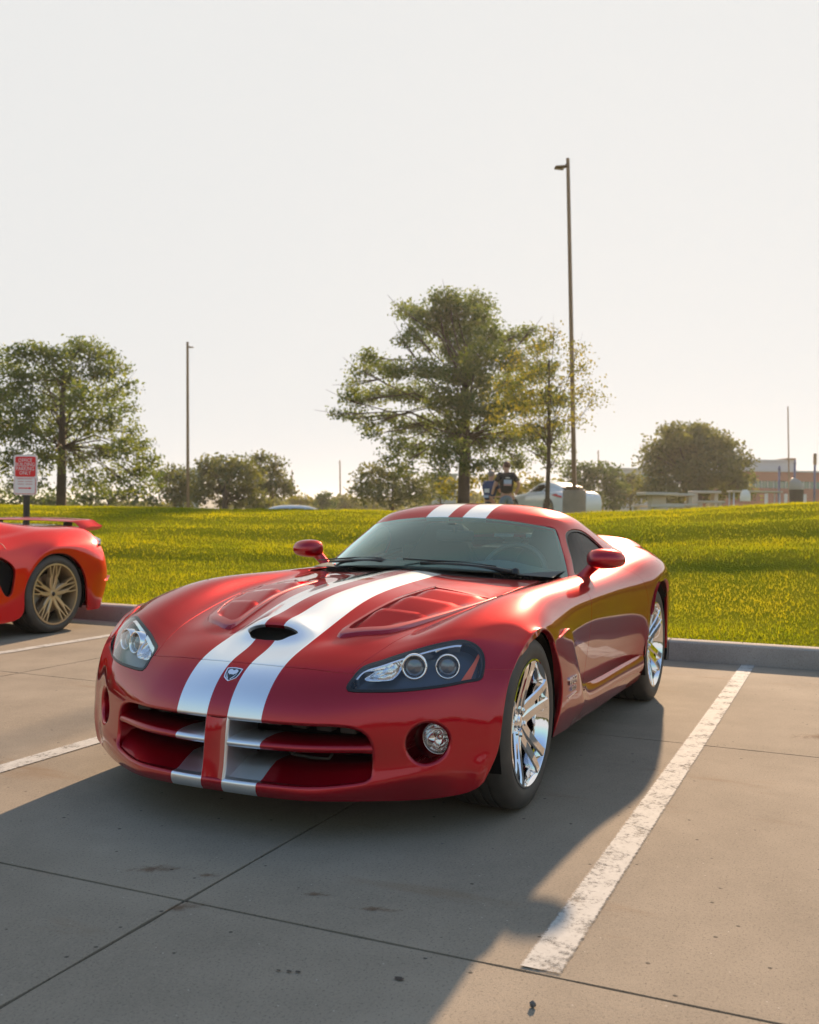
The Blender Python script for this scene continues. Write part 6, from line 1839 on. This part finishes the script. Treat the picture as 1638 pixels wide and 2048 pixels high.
WHITE = car_paint('white_paint', (.72, .73, .75), metal=0.0, rough=.4)
SILV = car_paint('silver_paint', (.50, .52, .54), metal=.6, rough=.35)
DARKP = car_paint('dark_blue_paint', (.015, .02, .035), metal=.3, rough=.35)
# white fastback: seen from behind on its left side
hoodZ = [(1.9, .20, .20, .66), (2.06, .22, .215, .68), (2.10, .42, .40, .70), (2.0, .58, .55, .80), (1.6, .74, .70, .90), (1.0, .88, .80, .92), (.3, .92, .84, .92), (-.5, .92, .86, .92), (-1.1, .94, .88, .95), (-1.6, .96, .88, .93), (-1.95, .93, .84, .86), (-2.10, .78, .72, .82), (-2.14, .50, .48, .80), (-2.08, .22, .215, .78), (-1.9, .20, .20, .75)]
roofZ = [(1.02, .86, .62, .84, .74), (.45, 1.17, .56, .87, .76), (.05, 1.30, .55, .88, .77), (-.35, 1.325, .55, .89, .78), (-.85, 1.27, .55, .90, .78), (-1.35, 1.12, .54, .90, .76), (-1.90, .93, .52, .88, .70)]
pz = ground_at(1103, 38.0)
zz0 = height_at(1103, 964, 38.0) - 1.325
far_car('coupe', 'white fastback coupe parked behind the bank, with red arrow-shaped tail lights', (pz[0], pz[1], zz0), math.atan2(_d.y, _d.x) + rad(23), WHITE, 4.25, 1.85, 1.32, .88, hoodZ, roofZ, .34, 2.55, [[(.62, .92), (.05, 1.20), (-.35, 1.215), (-.62, 1.12), (-.50, .95)], [(-.58, .955), (-.70, 1.10), (-.88, 1.05), (-1.02, .97)]], 'cars beyond the bank')
ZC = bpy.data.objects['coupe']
for sgn in (1, -1):
    P = [(-2.085, .56 * sgn, .79), (-1.99, .80 * sgn, .85), (-1.70, .915 * sgn, .845), (-1.52, .945 * sgn, .80), (-1.80, .93 * sgn, .755), (-2.05, .86 * sgn, .70), (-2.11, .70 * sgn, .73)]
    mesh_obj('tail_light', P, [(0, 1, 6), (1, 2, 5, 6), (2, 3, 4, 5)], simple('coupe_tail_red', (.55, .02, .02), .2, coat=1), ZC, smooth=False)
hoodS = [(2.1, .20, .20, .66), (2.3, .22, .215, .70), (2.35, .45, .42, .72), (2.25, .66, .62, .82), (1.7, .84, .78, .88), (1.0, .92, .86, .90), (0, .94, .90, .90), (-1.2, .96, .90, .90), (-1.9, .98, .90, .88), (-2.3, .90, .84, .82), (-2.4, .5, .48, .78), (-2.34, .22, .215, .76), (-2.1, .2, .2, .72)]
roofS = [(1.15, .90, .62, .88, .74), (.45, 1.30, .58, .91, .78), (.0, 1.42, .58, .92, .80), (-.5, 1.44, .58, .92, .80), (-1.0, 1.40, .57, .92, .80), (-1.45, 1.22, .55, .93, .78), (-1.95, .95, .52, .92, .70)]
GS = [[(.80, .97), (.10, 1.31), (-.25, 1.335), (-.27, .98)], [(-.34, .98), (-.32, 1.335), (-.70, 1.33), (-1.20, 1.18), (-1.42, .99)]]
ps = ground_at(560, 34.0); zs0 = height_at(560, 1009.5, 34.0) - 1.44
far_car('saloon', 'silver car whose roof shows above the bank left of the mirror', (ps[0], ps[1], zs0), math.atan2(_r.y, _r.x) + math.pi + rad(10), SILV, 4.8, 1.82, 1.44, .9, hoodS, roofS, .33, 2.75, GS, 'cars beyond the bank')
pd_ = ground_at(105, 38.0); zd0 = height_at(105, 1017.5, 38.0) - 1.44
far_car('saloon', 'dark car whose roof shows above the bank right of the sign post', (pd_[0], pd_[1], zd0), math.atan2(_r.y, _r.x) + math.pi + rad(6), DARKP, 4.8, 1.82, 1.44, .9, hoodS, roofS, .33, 2.75, GS, 'cars beyond the bank')
# ---------------------------------------------------------------- two people beyond the bank
SKIN = simple('skin', (.48, .27, .19), .55)
def skinned(name, verts, edges, radii, mat, parent, root=0, sub=2):
    me = bpy.data.meshes.new(name); me.from_pydata([Vector(v) for v in verts], edges, []); me.update()
    o = bpy.data.objects.new(name, me); COL.objects.link(o); o.parent = parent
    md = o.modifiers.new('skin', 'SKIN'); md.use_smooth_shade = True
    sv = me.skin_vertices[0].data
    for i, r in enumerate(radii):
        sv[i].radius = (r, r) if not hasattr(r, '__len__') else r
        sv[i].use_root = (i == root)
    s = o.modifiers.new('sub', 'SUBSURF'); s.levels = sub; s.render_levels = sub
    dg = bpy.context.evaluated_depsgraph_get()
    nm = bpy.data.meshes.new_from_object(o.evaluated_get(dg))
    o.modifiers.clear(); old = o.data; o.data = nm; bpy.data.meshes.remove(old); nm.name = name
    nm.materials.clear(); nm.materials.append(mat)
    nm.polygons.foreach_set('use_smooth', [True] * len(nm.polygons))
    return o

def person(loc, rz, H, shirt, legs_mat, hair, label, arms, head_turn=(0, 0), stoop=0.0, print_col=None):
    """figure faces +x in its own frame; arms = ((elbow, hand) left, (elbow, hand) right) offsets from the shoulder in units of height."""
    root = empty('person', loc, rz); tag(root, label, 'person', 'people beyond the bank')
    h = H
    st = stoop
    pel, waist, chest, neck = (0, 0, .525 * h), (.0, 0, .60 * h), (.02 * h + st * .5, 0, .73 * h), (.015 * h + st, 0, .825 * h)
    shL, shR = (.01 * h + st * .9, .098 * h, .80 * h), (.01 * h + st * .9, -.098 * h, .80 * h)
    headb, headt = (.03 * h + st * 1.15, 0, .868 * h), (.035 * h + st * 1.2, 0, .955 * h)
    V = [pel, waist, chest, neck, headb, headt]; E = [(0, 1), (1, 2), (2, 3), (3, 4), (4, 5)]
    R = [(.056 * h, .050 * h), (.050 * h, .046 * h), (.058 * h, .050 * h), (.036 * h, .036 * h), (.044 * h, .050 * h), (.042 * h, .050 * h)]
    hands = []
    for side, sh, (el, ha) in ((1, shL, arms[0]), (-1, shR, arms[1])):
        e = (sh[0] + el[0] * h, sh[1] + el[1] * h, sh[2] + el[2] * h); w = (e[0] + ha[0] * h, e[1] + ha[1] * h, e[2] + ha[2] * h)
        i = len(V); V += [sh, e, w]; E += [(2, i), (i, i + 1), (i + 1, i + 2)]; R += [.028 * h, .024 * h, .017 * h]
        dv = Vector(ha).normalized(); hands.append((Vector(w), dv, side))
        hip = (0, side * .052 * h, .50 * h); kn = (.008 * h, side * .058 * h, .28 * h); an = (-.005 * h, side * .062 * h, .045 * h); to = (.075 * h, side * .07 * h, .02 * h)
        i = len(V); V += [hip, kn, an, to]; E += [(0, i), (i, i + 1), (i + 1, i + 2), (i + 2, i + 3)]; R += [.034 * h, .026 * h, .020 * h, .018 * h]
    # palms with five fingers
    for w, dv, side in hands:
        up = Vector((0, 0, 1)) if abs(dv.z) < .8 else Vector((1, 0, 0)); lat = dv.cross(up).normalized()
        base = V.index(tuple(w)) if tuple(w) in V else len(V) - 1
        p = w + dv * .03 * h; i = len(V); V.append(tuple(p)); E.append((base, i)); R.append(.016 * h)
        for f, ln in ((-1.5, .036), (-.5, .042), (.5, .040), (1.5, .032)):
            q0 = p + dv * .016 * h + lat * f * .0085 * h; q1 = q0 + dv * ln * h * .55; q2 = q1 + (dv * .8 + lat.cross(dv) * .6 * side) * ln * h * .45
            j = len(V); V += [tuple(q0), tuple(q1), tuple(q2)]; E += [(i, j), (j, j + 1), (j + 1, j + 2)]; R += [.0058 * h, .005 * h, .0042 * h]
        t0 = w + dv * .022 * h - lat * .018 * h; t1 = t0 + (dv - lat * .7).normalized() * .026 * h
        j = len(V); V += [tuple(t0), tuple(t1)]; E += [(i, j), (j, j + 1)]; R += [.0062 * h, .005 * h]
    body = skinned('body', V, E, R, SKIN, root, 0, 2)
    # face and hair
    hc = Vector(((headb[0] + headt[0]) / 2 + .006 * h, 0, .912 * h))
    tr = Matrix.Translation(hc) @ Matrix.Rotation(head_turn[0], 4, 'Z') @ Matrix.Rotation(head_turn[1], 4, 'Y')
    def hp(bm, name, mat, smooth=True):
        bmesh.ops.transform(bm, matrix=tr, verts=bm.verts); return bm_obj(name, bm, mat, root, smooth=smooth)
    bm = bmesh.new(); ellipsoid(bm, (0, 0, 0), (.056 * h, .046 * h, .066 * h), None, 20, 14, lambda v: Vector((v.x * (1 - .12 * (v.z < -.3)), v.y * (1 - .18 * max(0, -v.z)), v.z))); hp(bm, 'head', SKIN)
    bm = bmesh.new(); ellipsoid(bm, (.058 * h, 0, -.006 * h), (.012 * h, .009 * h, .014 * h), None, 10, 8); hp(bm, 'nose', SKIN)
    for s in (-1, 1):
        bm = bmesh.new(); ellipsoid(bm, (-.002 * h, s * .046 * h, -.003 * h), (.010 * h, .005 * h, .017 * h), None, 10, 8); hp(bm, 'ear', SKIN)
        bm = bmesh.new(); ellipsoid(bm, (.047 * h, s * .018 * h, .008 * h), (.006 * h, .008 * h, .005 * h), None, 10, 8); hp(bm, 'eye', BLACK)
    bm = bmesh.new(); ellipsoid(bm, (.048 * h, 0, -.034 * h), (.006 * h, .016 * h, .004 * h), None, 10, 6); hp(bm, 'mouth', simple('lips', (.35, .12, .10), .5))
    bm = bmesh.new(); ellipsoid(bm, (-.012 * h, 0, .018 * h), (.055 * h, .051 * h, .060 * h), None, 22, 16, lambda v: v if not (v.x > .35 and v.z < .55) else Vector((v.x * .55, v.y * .9, v.z)))
    for v in bm.verts: v.co += v.co.normalized() * .004 * h * noise.noise(v.co * 60)
    hp(bm, 'hair', hair)
    # clothes: shells round the same skeleton
    V2 = [(0, 0, .515 * h), (.0, 0, .60 * h), (.02 * h + st * .5, 0, .73 * h), (.012 * h + st * .95, 0, .805 * h)]; E2 = [(0, 1), (1, 2), (2, 3)]; R2 = [(.094 * h, .094 * h), (.092 * h, .092 * h), (.100 * h, .096 * h), (.058 * h, .055 * h)]
    for side, sh, (el, ha) in ((1, shL, arms[0]), (-1, shR, arms[1])):
        e = tuple(sh[k] + el[k] * h * .72 for k in range(3)); i = len(V2); V2 += [sh, e]; E2 += [(2, i), (i, i + 1)]; R2 += [.044 * h, .040 * h]
    skinned('shirt', V2, E2, R2, shirt, root, 0, 2)
    V3 = [(0, 0, .535 * h), (0, 0, .49 * h)]; E3 = [(0, 1)]; R3 = [(.084 * h, .084 * h), (.082 * h, .082 * h)]
    for side in (1, -1):
        i = len(V3); V3 += [(0, side * .052 * h, .47 * h), (.008 * h, side * .058 * h, .28 * h), (-.005 * h, side * .062 * h, .05 * h)]; E3 += [(1, i), (i, i + 1), (i + 1, i + 2)]; R3 += [.060 * h, .046 * h, .036 * h]
    skinned('trousers', V3, E3, R3, legs_mat, root, 0, 2)
    for side in (1, -1):
        bm = bmesh.new(); ellipsoid(bm, (.03 * h, side * .066 * h, .022 * h), (.075 * h, .030 * h, .024 * h), None, 14, 8); bm_obj('shoe', bm, BLACK, root, smooth=True)
    if print_col:
        for (y0, y1, z0, z1, mt, xx) in print_col:
            nn = 8; P = []
            for k in range(nn + 1):
                y = y0 + (y1 - y0) * k / nn
                for z in (z0, z1): P.append(((-.098 + .9 * y * y) * h + st * .5 + xx, y * h, z * h))
            mesh_obj('back_print', P, [(2 * k, 2 * k + 1, 2 * k + 3, 2 * k + 2) for k in range(nn)], mt, root)
    return root
BLK_SHIRT = simple('black_tshirt', (.016, .015, .015), .85); NAVY = simple('navy_tshirt', (.035, .055, .13), .85)
JEANS = simple('washed_jeans', (.15, .20, .25), .8, noise_amt=.25, noise_scale=12); DARKT = simple('dark_trousers', (.025, .025, .03), .8)
PR1 = simple('print_pale_blue', (.38, .46, .62), .7); PR2 = simple('print_pale_red', (.50, .30, .28), .7); PR3 = simple('print_white', (.62, .62, .64), .7)
HAIR1 = simple('reddish_brown_hair', (.10, .035, .015), .6); HAIR2 = simple('grey_hair', (.22, .19, .17), .6)
aw = math.atan2(_d.y, _d.x)
def stand(px, d, head_py, H): 
    x, y = ground_at(px, d); return (x, y, height_at(px, head_py, d) - H * .985)
person(stand(1012, 26.5, 923, 1.86), aw + rad(4), 1.86, BLK_SHIRT, JEANS, HAIR1, 'taller person in a black T-shirt with printed back and washed jeans',
       (((-.02, .075, -.16), (.03, .03, -.13)), ((-.03, -.085, -.15), (.02, .055, -.13))), (rad(35), rad(8)), 0,
       [(-.055, .055, .665, .725, PR1, -.012), (-.055, .055, .640, .663, PR2, -.012), (-.03, .03, .745, .757, PR3, -.012)])
person(stand(978, 26.8, 941, 1.72), aw + rad(-38), 1.72, NAVY, DARKT, HAIR2, 'shorter grey-haired person in a navy T-shirt with a faded print',
       (((.04, .05, -.15), (.10, -.03, .06)), ((.05, -.05, -.15), (.10, .04, .10))), (rad(-10), rad(6)), .03,
       [(-.06, .03, .64, .70, PR3, -.012), (-.05, .05, .56, .60, PR1, -.012)])
# ---------------------------------------------------------------- the air
bm = bmesh.new(); add_box(bm, (-100, 0, 5.75), (2700, 2400, 14.5))
HZ = bm_obj('haze', bm, bpy.data.materials.new('air')); tag(HZ, 'thin warm haze hanging over the whole place', 'haze', kind='stuff')
_m = HZ.data.materials[0]; _m.use_nodes = True; _m.node_tree.nodes.clear()
_vo = _m.node_tree.nodes.new('ShaderNodeVolumePrincipled'); _ou = _m.node_tree.nodes.new('ShaderNodeOutputMaterial')
_vo.inputs['Color'].default_value = (.93, .93, .93, 1); _vo.inputs['Density'].default_value = 0.00034; _vo.inputs['Anisotropy'].default_value = .55
_m.node_tree.links.new(_vo.outputs[0], _ou.inputs['Volume'])
